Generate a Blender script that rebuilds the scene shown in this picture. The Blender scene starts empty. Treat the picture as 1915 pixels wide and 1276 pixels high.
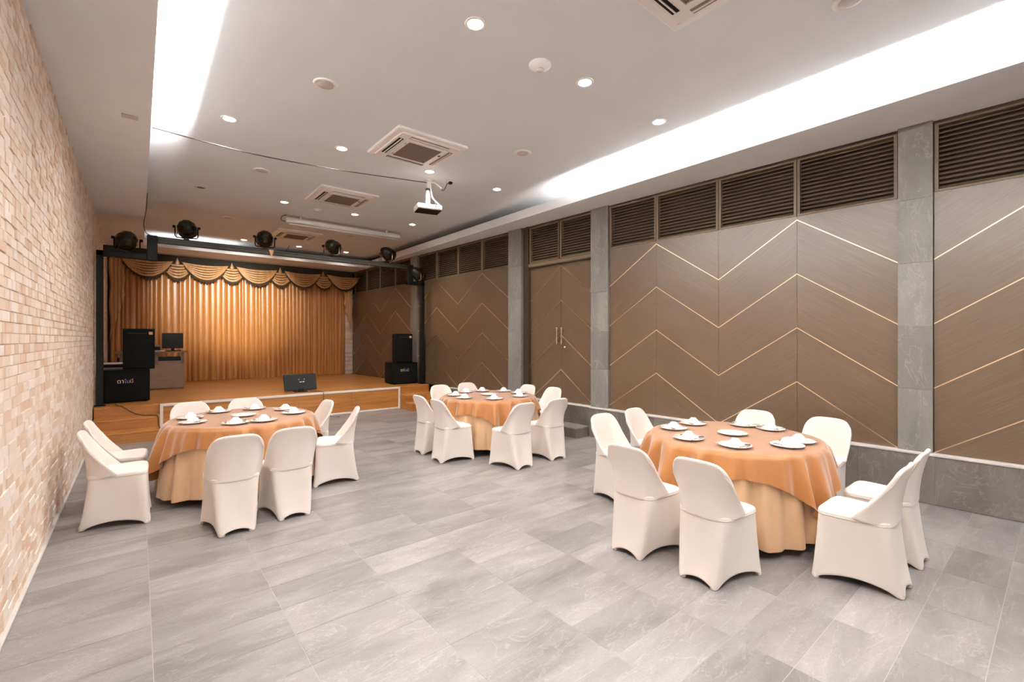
import bpy, bmesh, math, random
from mathutils import Vector, Matrix
random.seed(7)
SC = bpy.context.scene
COL = SC.collection
PI = math.pi

# ------------------------------------------------------------------ camera
H_CAM = 1.60
YAW = math.radians(39.42)
F_PX = 851.0
cam_data = bpy.data.cameras.new('camera')
cam_data.sensor_width = 36.0
cam_data.lens = F_PX / 1915.0 * 36.0
cam_data.shift_y = -4.0 / 1915.0
cam_data.clip_start = 0.02
cam_data.clip_end = 100
cam = bpy.data.objects.new('camera', cam_data)
COL.objects.link(cam)
cam.location = (0, 0, H_CAM)
cam.rotation_euler = (PI / 2, 0, -YAW)
SC.camera = cam

# ------------------------------------------------------------------ world and lights
world = bpy.data.worlds.new('world')
SC.world = world
world.use_nodes = True
world.node_tree.nodes['Background'].inputs[0].default_value = (1, 0.95, 0.9, 1)
world.node_tree.nodes['Background'].inputs[1].default_value = 0.02

SC.view_settings.view_transform = 'Standard'
SC.view_settings.look = 'None'
SC.view_settings.gamma = 1.0
SC.view_settings.use_curve_mapping = False
SC.view_settings.exposure = 0.63
SC.cycles.max_bounces = 6
SC.cycles.diffuse_bounces = 4
SC.cycles.glossy_bounces = 3

Z_SOF = 3.72      # underside of the lowered ceiling border
Z_LIP = 3.87      # top of its upstand
Z_CEIL = 4.03     # raised ceiling field
X_L, X_R = 0.10, 5.23   # inner edges of the border
Y_END = 13.25
Y_BACK = 15.0
Y_REAR = -2.6
X_WALL = -0.56

def area_light(name, loc, sx, sy, energy, color, rot=(0, 0, 0)):
    d = bpy.data.lights.new(name, 'AREA')
    d.shape = 'RECTANGLE'
    d.size = sx
    d.size_y = sy
    d.energy = energy
    d.color = color
    o = bpy.data.objects.new(name, d)
    COL.objects.link(o)
    o.location = loc
    o.rotation_euler = rot
    return o

COVE = (1.0, 0.97, 0.94)
# cove lighting: light strips lying on the border behind its upstand, shining up at the ceiling
area_light('cove_light_left', (-0.06, 2.1, 3.80), 0.10, 8.6, 900, COVE, (PI, 0, 0))
area_light('cove_light_right', (5.40, 1.1, 3.80), 0.10, 7.2, 800, COVE, (PI, 0, 0))
area_light('cove_light_stage', (1.1, Y_END + 0.16, 3.80), 1.6, 0.10, 4, COVE, (PI, 0, 0))

LAMP_X = (0.78, 2.01, 3.27, 4.50)
LAMP_Y = (-0.08, 2.89, 5.86, 8.81, 12.80)
LAMP_W = 80.0
LAMP_COL = (1.0, 0.97, 0.935)

# ------------------------------------------------------------------ helpers
def lin(h):
    h = h.lstrip('#')
    out = []
    for i in (0, 2, 4):
        c = int(h[i:i + 2], 16) / 255.0
        out.append(c / 12.92 if c <= 0.04045 else ((c + 0.055) / 1.055) ** 2.4)
    return tuple(out) + (1.0,)

class NT:
    """small wrapper around a material node tree"""
    def __init__(self, name):
        self.m = bpy.data.materials.new(name)
        self.m.use_nodes = True
        self.t = self.m.node_tree
        self.b = self.t.nodes['Principled BSDF']
    def n(self, typ, **kw):
        nd = self.t.nodes.new(typ)
        for k, v in kw.items():
            setattr(nd, k, v)
        return nd
    def l(self, a, b):
        self.t.links.new(a, b)
    def set(self, **kw):
        for k, v in kw.items():
            self.b.inputs[k.replace('_', ' ')].default_value = v
    def coord(self, kind='Object'):
        return self.n('ShaderNodeTexCoord').outputs[kind]
    def mapping(self, vec, loc=(0, 0, 0), rot=(0, 0, 0), scale=(1, 1, 1)):
        mp = self.n('ShaderNodeMapping')
        mp.inputs['Location'].default_value = loc
        mp.inputs['Rotation'].default_value = rot
        mp.inputs['Scale'].default_value = scale
        self.l(vec, mp.inputs['Vector'])
        return mp.outputs[0]
    def noise(self, vec, scale=5, detail=3, rough=0.5, dist=0.0):
        nd = self.n('ShaderNodeTexNoise')
        nd.inputs['Scale'].default_value = scale
        nd.inputs['Detail'].default_value = detail
        nd.inputs['Roughness'].default_value = rough
        nd.inputs['Distortion'].default_value = dist
        self.l(vec, nd.inputs['Vector'])
        return nd.outputs[0]
    def ramp(self, fac, stops):
        r = self.n('ShaderNodeValToRGB')
        e = r.color_ramp.elements
        while len(e) < len(stops):
            e.new(0.5)
        for i, (p, c) in enumerate(stops):
            e[i].position = p
            e[i].color = c if len(c) == 4 else tuple(c) + (1,)
        self.l(fac, r.inputs[0])
        return r.outputs[0]
    def mix(self, fac, a, b, mode='MIX'):
        m = self.n('ShaderNodeMix', data_type='RGBA', blend_type=mode)
        if isinstance(fac, (int, float)):
            m.inputs[0].default_value = fac
        else:
            self.l(fac, m.inputs[0])
        for sock, v in ((m.inputs[6], a), (m.inputs[7], b)):
            if isinstance(v, tuple):
                sock.default_value = v
            else:
                self.l(v, sock)
        return m.outputs[2]
    def math(self, op, a, b=0.0):
        m = self.n('ShaderNodeMath', operation=op)
        for sock, v in ((m.inputs[0], a), (m.inputs[1], b)):
            if isinstance(v, (int, float)):
                sock.default_value = v
            else:
                self.l(v, sock)
        return m.outputs[0]
    def bump(self, height, strength=0.2, dist=0.01):
        b = self.n('ShaderNodeBump')
        b.inputs['Strength'].default_value = strength
        b.inputs['Distance'].default_value = dist
        self.l(height, b.inputs['Height'])
        self.l(b.outputs[0], self.b.inputs['Normal'])
    def piece_random(self):
        a = self.n('ShaderNodeObjectInfo').outputs['Random']
        g = self.n('ShaderNodeNewGeometry').outputs['Random Per Island']
        return self.math('FRACT', self.math('ADD', a, self.math('MULTIPLY', g, 7.31)))

MATS = {}
def plain(name, col, rough=0.5, metal=0.0, spec=0.5, var=0.06, scale=18.0, bump=0.0, emit=None, estr=0.0, sheen=0.0, coat=0.0):
    """a plain procedural material: base colour with a light noise variation"""
    if name in MATS:
        return MATS[name]
    t = NT(name)
    c = lin(col) if isinstance(col, str) else col
    nz = t.noise(t.coord('Object'), scale, 3)
    dark = tuple(x * (1 - var) for x in c[:3]) + (1,)
    lite = tuple(min(1, x * (1 + var)) for x in c[:3]) + (1,)
    t.l(t.ramp(nz, [(0.3, dark), (0.7, lite)]), t.b.inputs['Base Color'])
    t.set(Roughness=rough, Metallic=metal)
    t.b.inputs['Specular IOR Level'].default_value = spec
    if sheen:
        t.b.inputs['Sheen Weight'].default_value = sheen
    if coat:
        t.b.inputs['Coat Weight'].default_value = coat
    if bump:
        t.bump(nz, bump, 0.005)
    if emit:
        t.b.inputs['Emission Color'].default_value = lin(emit)
        t.b.inputs['Emission Strength'].default_value = estr
    MATS[name] = t.m
    return t.m

# ---- mesh builder
class MB:
    def __init__(self):
        self.v = []
        self.f = []
        self.s = []
    def add(self, vs, fs, smooth=False):
        o = len(self.v)
        self.v += [tuple(p) for p in vs]
        self.f += [tuple(i + o for i in f) for f in fs]
        self.s += [smooth] * len(fs)
        return self
    def box(self, x0, x1, y0, y1, z0, z1, mat=None):
        vs = [(x0, y0, z0), (x1, y0, z0), (x1, y1, z0), (x0, y1, z0), (x0, y0, z1), (x1, y0, z1), (x1, y1, z1), (x0, y1, z1)]
        if mat is not None:
            vs = [tuple(mat @ Vector(p)) for p in vs]
        return self.add(vs, [(0, 3, 2, 1), (4, 5, 6, 7), (0, 1, 5, 4), (1, 2, 6, 5), (2, 3, 7, 6), (3, 0, 4, 7)])
    def cbox(self, x0, x1, y0, y1, z0, z1, b=0.01, seg=1, mat=None):
        bm = bmesh.new()
        bmesh.ops.create_cube(bm, size=1.0)
        for v in bm.verts:
            v.co = Vector(((x0 + x1) / 2 + v.co.x * (x1 - x0), (y0 + y1) / 2 + v.co.y * (y1 - y0), (z0 + z1) / 2 + v.co.z * (z1 - z0)))
        bmesh.ops.bevel(bm, geom=bm.edges[:], offset=b, segments=seg, profile=0.5, affect='EDGES')
        bm.verts.index_update()
        vs = [v.co.copy() for v in bm.verts]
        if mat is not None:
            vs = [mat @ p for p in vs]
        fs = [tuple(v.index for v in f.verts) for f in bm.faces]
        bm.free()
        return self.add(vs, fs, seg > 1)
    def lathe(self, prof, n=24, mat=None, smooth=True, closed=False):
        vs = []
        for r, z in prof:
            for i in range(n):
                a = 2 * PI * i / n
                vs.append(Vector((r * math.cos(a), r * math.sin(a), z)))
        fs = []
        m = len(prof)
        for k in range(m - 1 + (1 if closed else 0)):
            k2 = (k + 1) % m
            for i in range(n):
                j = (i + 1) % n
                fs.append((k * n + i, k * n + j, k2 * n + j, k2 * n + i))
        if not closed:
            if prof[0][0] > 1e-6:
                fs.append(tuple(reversed(range(n))))
            if prof[-1][0] > 1e-6:
                fs.append(tuple((m - 1) * n + i for i in range(n)))
        if mat is not None:
            vs = [mat @ p for p in vs]
        return self.add(vs, fs, smooth)
    def tube(self, path, r, n=8, closed=False, flat=1.0):
        P = [Vector(p) for p in path]
        m = len(P)
        vs = []
        up = None
        for i in range(m):
            a = P[(i - 1) % m] if (closed or i > 0) else P[i]
            b = P[(i + 1) % m] if (closed or i < m - 1) else P[i]
            t = (b - a).normalized()
            if up is None:
                up = Vector((0, 0, 1)) if abs(t.z) < 0.9 else Vector((1, 0, 0))
            side = t.cross(up)
            if side.length < 1e-5:
                side = t.orthogonal()
            side.normalize()
            up = side.cross(t).normalized()
            rr = r[i] if isinstance(r, (list, tuple)) else r
            for k in range(n):
                q = 2 * PI * k / n
                vs.append(P[i] + side * (math.cos(q) * rr) + up * (math.sin(q) * rr * flat))
        fs = []
        for i in range(m if closed else m - 1):
            i2 = (i + 1) % m
            for k in range(n):
                k2 = (k + 1) % n
                fs.append((i * n + k, i * n + k2, i2 * n + k2, i2 * n + k))
        if not closed:
            fs.append(tuple(reversed(range(n))))
            fs.append(tuple((m - 1) * n + k for k in range(n)))
        return self.add(vs, fs, True)
    def grid(self, fn, nu, nv, wrap=False, smooth=True):
        vs = [fn(i / (nu if wrap else nu - 1), j / (nv - 1)) for j in range(nv) for i in range(nu)]
        fs = []
        for j in range(nv - 1):
            for i in range(nu if wrap else nu - 1):
                i2 = (i + 1) % nu
                fs.append((j * nu + i, j * nu + i2, (j + 1) * nu + i2, (j + 1) * nu + i))
        return self.add(vs, fs, smooth)
    def mesh(self, name, mat=None):
        me = bpy.data.meshes.new(name)
        me.from_pydata(self.v, [], self.f)
        me.polygons.foreach_set('use_smooth', self.s)
        if mat:
            me.materials.append(mat)
        me.update()
        return me
    def build(self, name, mat, parent=None, loc=None, rot=None):
        return link(name, self.mesh(name, mat), parent, loc, rot)

def link(name, data, parent=None, loc=None, rot=None):
    o = bpy.data.objects.new(name, data)
    COL.objects.link(o)
    if parent is not None:
        o.parent = parent
    if loc is not None:
        o.location = loc
    if rot is not None:
        o.rotation_euler = rot
    return o

def tag(o, label, cat, group=None):
    o['label'] = label
    o['category'] = cat
    if group:
        o['group'] = group
    return o

def thing(name, label, cat, loc=(0, 0, 0), rz=0.0, group=None):
    o = link(name, None, None, loc, (0, 0, rz))
    o.empty_display_size = 0.1
    return tag(o, label, cat, group)

def struct(o):
    o['kind'] = 'structure'
    return o

def copy_tree(o, parent=None):
    c = o.copy()
    COL.objects.link(c)
    c.parent = parent
    for ch in [x for x in o.children]:
        copy_tree(ch, c)
    return c

def bake(o, *mods):
    """apply modifiers (type, settings) to the mesh of o"""
    for typ, kw in mods:
        m = o.modifiers.new(typ.lower(), typ)
        for k, v in kw.items():
            setattr(m, k, v)
    dg = bpy.context.evaluated_depsgraph_get()
    me = bpy.data.meshes.new_from_object(o.evaluated_get(dg))
    old = o.data
    o.modifiers.clear()
    o.data = me
    bpy.data.meshes.remove(old)
    return o

def project(x, y, z):
    c, s = math.cos(YAW), math.sin(YAW)
    r, d = x * c - y * s, x * s + y * c
    if d < 0.05:
        return None
    return (957.5 + F_PX * r / d, 634 - F_PX * (z - H_CAM) / d, d)

# ------------------------------------------------------------------ materials
def mat_tile(name, c1, c2, c3, rough, vein, sc):
    t = NT(name)
    rnd = t.piece_random()
    comb = t.n('ShaderNodeCombineXYZ')
    t.l(t.math('MULTIPLY', rnd, 37.0), comb.inputs[0])
    t.l(t.math('MULTIPLY', rnd, 91.0), comb.inputs[1])
    t.l(t.math('MULTIPLY', rnd, 53.0), comb.inputs[2])
    add = t.n('ShaderNodeVectorMath', operation='ADD')
    geo = t.n('ShaderNodeNewGeometry')
    t.l(geo.outputs['Position'], add.inputs[0])
    t.l(comb.outputs[0], add.inputs[1])
    p = t.mapping(add.outputs[0], rot=(0.25, 0.2, 0.35), scale=sc)
    a = t.noise(p, 1.6, 5, 0.58, 0.35)
    mr = t.n('ShaderNodeMapRange')
    mr.inputs['From Min'].default_value = 0.2
    mr.inputs['From Max'].default_value = 0.8
    t.l(a, mr.inputs['Value'])
    base = t.mix(mr.outputs[0], c1, c3)
    b = t.noise(p, 2.1, 5, 0.6, 1.2)
    veins = t.ramp(b, [(0.485, (0, 0, 0)), (0.50, (1, 1, 1)), (0.515, (0, 0, 0))])
    fine = t.noise(add.outputs[0], 90, 2, 0.7)
    tone = t.mix(t.math('MULTIPLY', veins, vein), base, tuple(min(1, x * 1.6) for x in c3[:3]) + (1,))
    tone = t.mix(0.14, tone, t.ramp(fine, [(0.3, (0.2, 0.2, 0.2)), (0.7, (0.85, 0.85, 0.85))]), 'OVERLAY')
    br = t.n('ShaderNodeHueSaturation')
    t.l(t.math('ADD', t.math('MULTIPLY', rnd, 0.24), 0.88), br.inputs['Value'])
    t.l(tone, br.inputs['Color'])
    t.l(br.outputs[0], t.b.inputs['Base Color'])
    t.set(Roughness=rough)
    t.bump(a, 0.08, 0.004)
    return t.m
M_FLOOR = mat_tile('slate_floor_tile', lin('#656160'), lin('#827d7b'), lin('#9e9996'), 0.30, 0.19, (0.8, 2.6, 1.0))
M_STONE = mat_tile('grey_stone', lin('#5e5c55'), lin('#76746d'), lin('#8a877f'), 0.42, 0.28, (1.6, 1.6, 0.6))
M_PLINTH = mat_tile('dark_stone', lin('#50493f'), lin('#665f55'), lin('#7a746b'), 0.38, 0.35, (1.5, 1.5, 0.8))
M_GROUT = plain('floor_grout', '#aaa4a0', 0.8)

def mat_brick():
    t = NT('cream_stone_brick')
    rnd = t.piece_random()
    base = t.ramp(rnd, [(0.0, lin('#d3b297')), (0.3, lin('#dcc5b1')), (0.65, lin('#e2d0c1')), (1.0, lin('#e9dcd1'))])
    g = t.n('ShaderNodeNewGeometry').outputs['Position']
    n1 = t.noise(g, 26, 6, 0.7)
    tone = t.mix(0.2, base, t.ramp(n1, [(0.25, (0.3, 0.28, 0.26)), (0.75, (0.75, 0.74, 0.73))]), 'OVERLAY')
    t.l(tone, t.b.inputs['Base Color'])
    t.set(Roughness=0.75)
    t.bump(n1, 0.25, 0.004)
    return t.m
M_BRICK = mat_brick()
M_MORTAR = plain('brick_mortar', '#d8c3b0', 0.9)

def mat_grain(name, ang, c1, c2, c3, rough=0.38, axis='x', freq=70.0, coat=0.0, spec=0.8):
    """wood grain running at an angle; the across-grain direction is stretched"""
    t = NT(name)
    rot = (ang, 0, 0) if axis == 'x' else (0, 0, ang)
    p0 = t.mapping(t.coord('Object'), rot=rot)
    p = t.mapping(p0, scale=(1.0, 1.4, freq) if axis == 'x' else (1.4, freq, 1.0))
    a = t.noise(p, 1.0, 5, 0.65, 0.25)
    base = t.ramp(a, [(0.25, c1), (0.5, c2), (0.78, c3)])
    q = t.mapping(p0, scale=(1, 5, freq * 4) if axis == 'x' else (5, freq * 4, 1))
    f = t.noise(q, 1.0, 2, 0.6)
    tone = t.mix(0.45, base, t.ramp(f, [(0.35, (0.38, 0.38, 0.38)), (0.7, (0.62, 0.62, 0.62))]), 'OVERLAY')
    t.l(tone, t.b.inputs['Base Color'])
    t.set(Roughness=rough)
    t.b.inputs['Specular IOR Level'].default_value = spec
    if coat:
        t.b.inputs['Coat Weight'].default_value = coat
        t.b.inputs['Coat Roughness'].default_value = 0.2
    t.bump(f, 0.06, 0.002)
    return t.m
CHEV = math.atan2(0.61, 0.90)
PC = (lin('#523f2c'), lin('#5e4a35'), lin('#6b5641'))
M_PANEL_A = mat_grain('walnut_panel_rising', -CHEV, *PC, rough=0.33)
M_PANEL_B = mat_grain('walnut_panel_falling', CHEV, *PC, rough=0.33)
DOORA = math.atan2(0.56, 0.68)
M_DOOR_A = mat_grain('walnut_door_rising', -DOORA, *PC, rough=0.33)
M_DOOR_B = mat_grain('walnut_door_falling', DOORA, *PC, rough=0.33)
M_STAGE = mat_grain('oak_stage_laminate', 0, lin('#9a6226'), lin('#b87b38'), lin('#cc9254'), 0.36, 'z', 9.0)
M_STAGEF = mat_grain('oak_stage_front', 0, lin('#93591c'), lin('#b0702b'), lin('#c28342'), 0.42, 'x', 11.0)
M_DESK = mat_grain('grey_brown_desk_wood', PI / 2, lin('#6b4f38'), lin('#856649'), lin('#97785b'), 0.5, 'x', 14.0)
M_LOUV = plain('dark_brown_slat', '#6a5740', 0.4, var=0.08)
M_LFRAME = plain('brown_louver_frame', '#6d5b45', 0.45)
M_DARK = plain('dark_cavity', '#17130e', 0.8)
M_DOORFR = plain('dark_door_frame', '#3a2c1e', 0.4, var=0.12)
M_GOLD = plain('brass_inlay', '#f2d8b8', 0.28, metal=1.0, var=0.03)
M_STEEL = plain('brushed_steel', '#d9d2c9', 0.25, metal=1.0, var=0.03)
M_WHITE = plain('white_paint', '#e3e3e4', 0.75, var=0.015, scale=3)
M_CEIL = plain('ceiling_paint', '#e3e6e9', 0.8, var=0.015, scale=2)
M_TRIM = plain('pale_trim', '#cfc8c1', 0.45)
M_WTRIM = plain('white_stage_trim', '#eee4da', 0.5)
M_PLAST = plain('white_plastic', '#ece6e1', 0.4, var=0.02)
M_GRILLE = plain('grey_beige_grille', '#8d7868', 0.6)
M_SPKG = plain('ceiling_speaker_grille', '#c9c0ba', 0.6)
M_BLACK = plain('black_metal', '#0d0e0a', 0.5, var=0.2, spec=0.25)
M_BLACKG = plain('black_gloss', '#080a07', 0.3, var=0.2, spec=0.25)
M_SPEAK = plain('black_speaker_carpet', '#0a0b08', 0.8, var=0.3, scale=200, bump=0.1, spec=0.15)
M_BEAM = plain('dark_grey_aluminium', '#3a362b', 0.45, metal=0.3, var=0.1)
M_PARB = plain('par_can_black', '#26241b', 0.35, metal=0.4, var=0.15)
M_LAMP = plain('lamp_glow', '#fff6ea', 0.5, emit='#fff1de', estr=22.0)
M_LED = plain('led_strip_glow', '#fff6ea', 0.5, emit='#fff0dd', estr=6.0)
M_CHINA = plain('white_china', '#f6f1ec', 0.18, var=0.01, coat=0.3)
M_CABLE = plain('black_cable', '#2a261d', 0.5)
M_ORANGE = plain('orange_paper', '#d9a06a', 0.7)
M_BLUE = plain('blue_print', '#7f92b8', 0.6)
M_CREAM = plain('cream_print', '#f0cfa4', 0.6)

def mat_fabric(name, c1, c2, scale=260.0, rough=0.85, sheen=0.3):
    t = NT(name)
    p = t.coord('Object')
    a = t.noise(p, scale, 2, 0.6)
    b = t.noise(p, 7, 3, 0.5)
    base = t.mix(b, c1, c2)
    tone = t.mix(0.18, base, t.ramp(a, [(0.3, (0.3, 0.3, 0.3)), (0.7, (0.7, 0.7, 0.7))]), 'OVERLAY')
    t.l(tone, t.b.inputs['Base Color'])
    t.set(Roughness=rough)
    t.b.inputs['Sheen Weight'].default_value = sheen
    t.bump(a, 0.12, 0.001)
    return t.m
M_COVER = mat_fabric('off_white_stretch_cover', lin('#e3d8cf'), lin('#e7dcd3'), 300, 0.7, 0.15)
M_OVER = mat_fabric('amber_tablecloth', lin('#93591b'), lin('#9f6325'), 340, 0.5, 0.55)
M_UNDER = mat_fabric('pale_gold_tablecloth', lin('#c69e75'), lin('#d2ab84'), 340, 0.55, 0.4)
def mat_satin(name, c1, c2, c3, rough):
    t = NT(name)
    p = t.mapping(t.coord('Object'), scale=(9, 9, 0.5))
    a = t.noise(p, 2.0, 4, 0.6)
    t.l(t.ramp(a, [(0.3, c1), (0.55, c2), (0.8, c3)]), t.b.inputs['Base Color'])
    t.set(Roughness=rough)
    t.b.inputs['Sheen Weight'].default_value = 0.35
    t.b.inputs['Specular IOR Level'].default_value = 0.95
    f = t.noise(t.coord('Object'), 240, 2, 0.6)
    t.bump(f, 0.1, 0.001)
    return t.m
M_CURT = mat_satin('gold_satin_curtain', lin('#b26c17'), lin('#bf7a26'), lin('#cb8b3c'), 0.36)
M_SWAG = mat_satin('gold_satin_swag', lin('#c48a45'), lin('#d29d60'), lin('#e0b580'), 0.36)
M_FRINGE = plain('dark_gold_fringe', '#3a2d14', 0.8, var=0.35, scale=60)
M_FOLD_SHADE = plain('dark_gold_fold_shade', '#4a3716', 0.7, var=0.2)  # swag backing: the shade in the fold valleys is put into this dark colour
M_CARDB = plain('valance_board', '#2a2214', 0.8)

def glass_mat():
    t = NT('clear_glass')
    tr = t.n('ShaderNodeBsdfTransparent')
    gl = t.n('ShaderNodeBsdfGlossy')
    gl.inputs['Roughness'].default_value = 0.03
    fr = t.n('ShaderNodeFresnel')
    fr.inputs[0].default_value = 1.45
    mx = t.n('ShaderNodeMixShader')
    t.l(fr.outputs[0], mx.inputs[0])
    t.l(tr.outputs[0], mx.inputs[1])
    t.l(gl.outputs[0], mx.inputs[2])
    t.l(mx.outputs[0], t.t.nodes['Material Output'].inputs['Surface'])
    return t.m
M_GLASS = glass_mat()

# ================================================================== FLOOR
floor = struct(MB().box(-0.7, 6.3, Y_REAR, Y_BACK + 0.2, -0.12, -0.0012).build('floor', M_GROUT))
TX, TY, TX0, TY0 = 0.602, 0.3005, 0.057, 0.5385
tiles = []
for i in range(-2, 12):
    for j in range(-11, 31):
        x0, y0 = TX0 + i * TX, TY0 + j * TY
        x1, y1 = x0 + TX, y0 + TY
        x0, x1 = max(x0, X_WALL), min(x1, 6.1)
        if x1 - x0 < 0.06 or y0 > 9.75:
            continue
        pts = [project(x, y, 0) for x in (x0, x1) for y in (y0, y1)]
        vis = False
        size = 0
        if all(pts):
            inside = [p for p in pts if -20 < p[0] < 1935 and p[1] < 1290]
            vis = bool(inside)
            size = 1 / sum(p[2] for p in pts) ** 2 if vis else 0
        tiles.append((size, x0, x1, y0, y1))
tiles.sort(reverse=True)
tile_cache = {}
rest = MB()
G = 0.0016
for k, (size, x0, x1, y0, y1) in enumerate(tiles):
    w, d = x1 - x0 - 2 * G, y1 - y0 - 2 * G
    if k < 298 and size > 0:
        key = (round(w, 3), round(d, 3))
        if key not in tile_cache:
            tile_cache[key] = MB().box(-w / 2, w / 2, -d / 2, d / 2, -0.009, 0).mesh('floor_tile', M_FLOOR)
        link('floor_tile', tile_cache[key], floor, ((x0 + x1) / 2, (y0 + y1) / 2, random.uniform(-0.0004, 0.0004)))
    else:
        rest.box(x0 + G, x1 - G, y0 + G, y1 - G, -0.009, 0)
o = rest.build('distant_tiles', M_FLOOR, floor)
o['kind'] = 'stuff'

# ================================================================== LEFT WALL (stone brick)
wall_l = struct(MB().box(-0.75, X_WALL - 0.008, Y_REAR, Y_BACK + 0.1, 0, 4.1).build('wall_left', M_MORTAR))
ROW = 0.062
LENS = (0.095, 0.125, 0.16, 0.21)
DEP = (0.001, 0.004, 0.007, 0.010)
bricks = []
z = 0.02
while z < 3.70:
    y = Y_REAR + random.uniform(0, 0.15)
    while y < Y_BACK:
        li = random.choice((0, 0, 1, 1, 2, 2, 3))
        L = LENS[li]
        di = random.choice((0, 1, 1, 2, 2, 3))
        p = project(X_WALL, y + L / 2, z + ROW / 2)
        sz = 0
        if p and 0 <= p[0] < 400 and 0 <= p[1] < 1276:
            a = project(X_WALL, y, z)
            b = project(X_WALL, y + L, z + ROW)
            if a and b:
                sz = abs(a[0] - b[0]) * abs(a[1] - b[1])
        bricks.append((sz, y, z, li, di))
        y += L
    z += ROW
bricks.sort(reverse=True)
brick_cache = {}
rest = MB()
def brick_mb(mb, y0, y1, z0, z1, x1):
    xb, c = X_WALL - 0.009, 0.0022
    vs = [(xb, y0, z0), (xb, y1, z0), (xb, y1, z1), (xb, y0, z1),
          (x1, y0 + c, z0 + c), (x1, y1 - c, z0 + c), (x1, y1 - c, z1 - c), (x1, y0 + c, z1 - c)]
    mb.add(vs, [(4, 5, 6, 7), (0, 1, 5, 4), (1, 2, 6, 5), (2, 3, 7, 6), (3, 0, 4, 7)])
for k, (sz, y, z, li, di) in enumerate(bricks):
    L = LENS[li]
    g = 0.0012
    if k < 298:
        if (li, di) not in brick_cache:
            mb = MB()
            brick_mb(mb, g, L - g, g, ROW - g, X_WALL - 0.006 + DEP[di])
            brick_cache[(li, di)] = mb.mesh('brick', M_BRICK)
        link('brick', brick_cache[(li, di)], wall_l, (0, y, z))
    else:
        brick_mb(rest, y + g, y + L - g, z + g, z + ROW - g, X_WALL - 0.006 + DEP[di])
o = rest.build('distant_bricks', M_BRICK, wall_l)
o['kind'] = 'stuff'
struct(MB().cbox(X_WALL - 0.01, X_WALL + 0.018, Y_REAR, 9.1, 0.0, 0.022, 0.004).build('baseboard_left', M_TRIM))

# ================================================================== CEILING
ceil = struct(MB().box(-0.75, 6.4, Y_REAR, Y_BACK + 0.2, Z_CEIL, Z_CEIL + 0.12).build('ceiling', M_CEIL))
MB().box(X_WALL - 0.02, X_L - 0.02, Y_REAR, Y_BACK, Z_SOF, Z_SOF + 0.03).build('border', M_WHITE, ceil)
MB().box(X_R + 0.02, 6.3, Y_REAR, Y_BACK, Z_SOF, Z_SOF + 0.03).build('border', M_WHITE, ceil)
MB().box(X_L - 0.02, X_R + 0.02, Y_END + 0.02, Y_BACK, Z_SOF, Z_SOF + 0.03).build('border', M_WHITE, ceil)
MB().box(X_L - 0.02, X_L, Y_REAR, Y_END + 0.02, Z_SOF, Z_LIP).build('upstand', M_WHITE, ceil)
MB().box(X_R, X_R + 0.02, Y_REAR, Y_END + 0.02, Z_SOF, Z_LIP).build('upstand', M_WHITE, ceil)
MB().box(X_L, X_R, Y_END, Y_END + 0.02, Z_SOF, Z_LIP).build('upstand', M_WHITE, ceil)
# closing faces behind the cove
MB().box(X_WALL - 0.05, X_WALL + 0.08, Y_REAR, Y_BACK, Z_SOF + 0.03, Z_CEIL).build('cove_back', M_WHITE, ceil)
MB().box(5.95, 6.30, Y_REAR, Y_BACK, Z_SOF + 0.03, Z_CEIL).build('cove_back', M_WHITE, ceil)
tag(MB().cbox(X_L - 0.22, X_L - 0.10, 5.62, 5.70, Z_SOF - 0.012, Z_SOF, 0.003).build('access_slot', M_SPKG),
    'small slot plate on the lowered ceiling border by the brick wall', 'plate')
# rear and back walls
struct(MB().box(-0.75, 6.5, Y_REAR - 0.15, Y_REAR, 0, 4.15).build('wall_rear', M_WHITE))

# back wall behind the curtain, in the same stone brick
wall_b = struct(MB().box(-0.75, 6.3, Y_BACK, Y_BACK + 0.15, 0, 4.1).build('wall_back', M_MORTAR))
MB().box(5.07, 5.30, 14.49, Y_BACK, 0.496, Z_SOF).build('pier', M_MORTAR, wall_b)
rest = MB()
z = 0.5
while z < 3.68:
    x = 5.065
    while x < 5.29:
        L = min(random.choice(LENS), 5.302 - x)
        rest.box(x + 0.001, x + L - 0.001, 14.482 - random.choice(DEP) * 0.6, 14.495, z + 0.001, z + ROW - 0.001)
        x += L
    z += ROW
o = rest.build('stone_facing', M_BRICK, wall_b)
o['kind'] = 'stuff'

# ================================================================== RIGHT WALL
WROT = math.atan(0.05)
wall_r = struct(MB().box(0.14, 0.30, Y_REAR - 0.3, Y_BACK + 0.4, 0, 4.1).build('wall_right', M_DARK, None, (6.03, 0, 0), (0, 0, WROT)))
Z_PL = 0.49
Z_LV0, Z_LV1 = 3.03, 3.69
PITCH = 0.628
PEAKZ = 2.985

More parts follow.
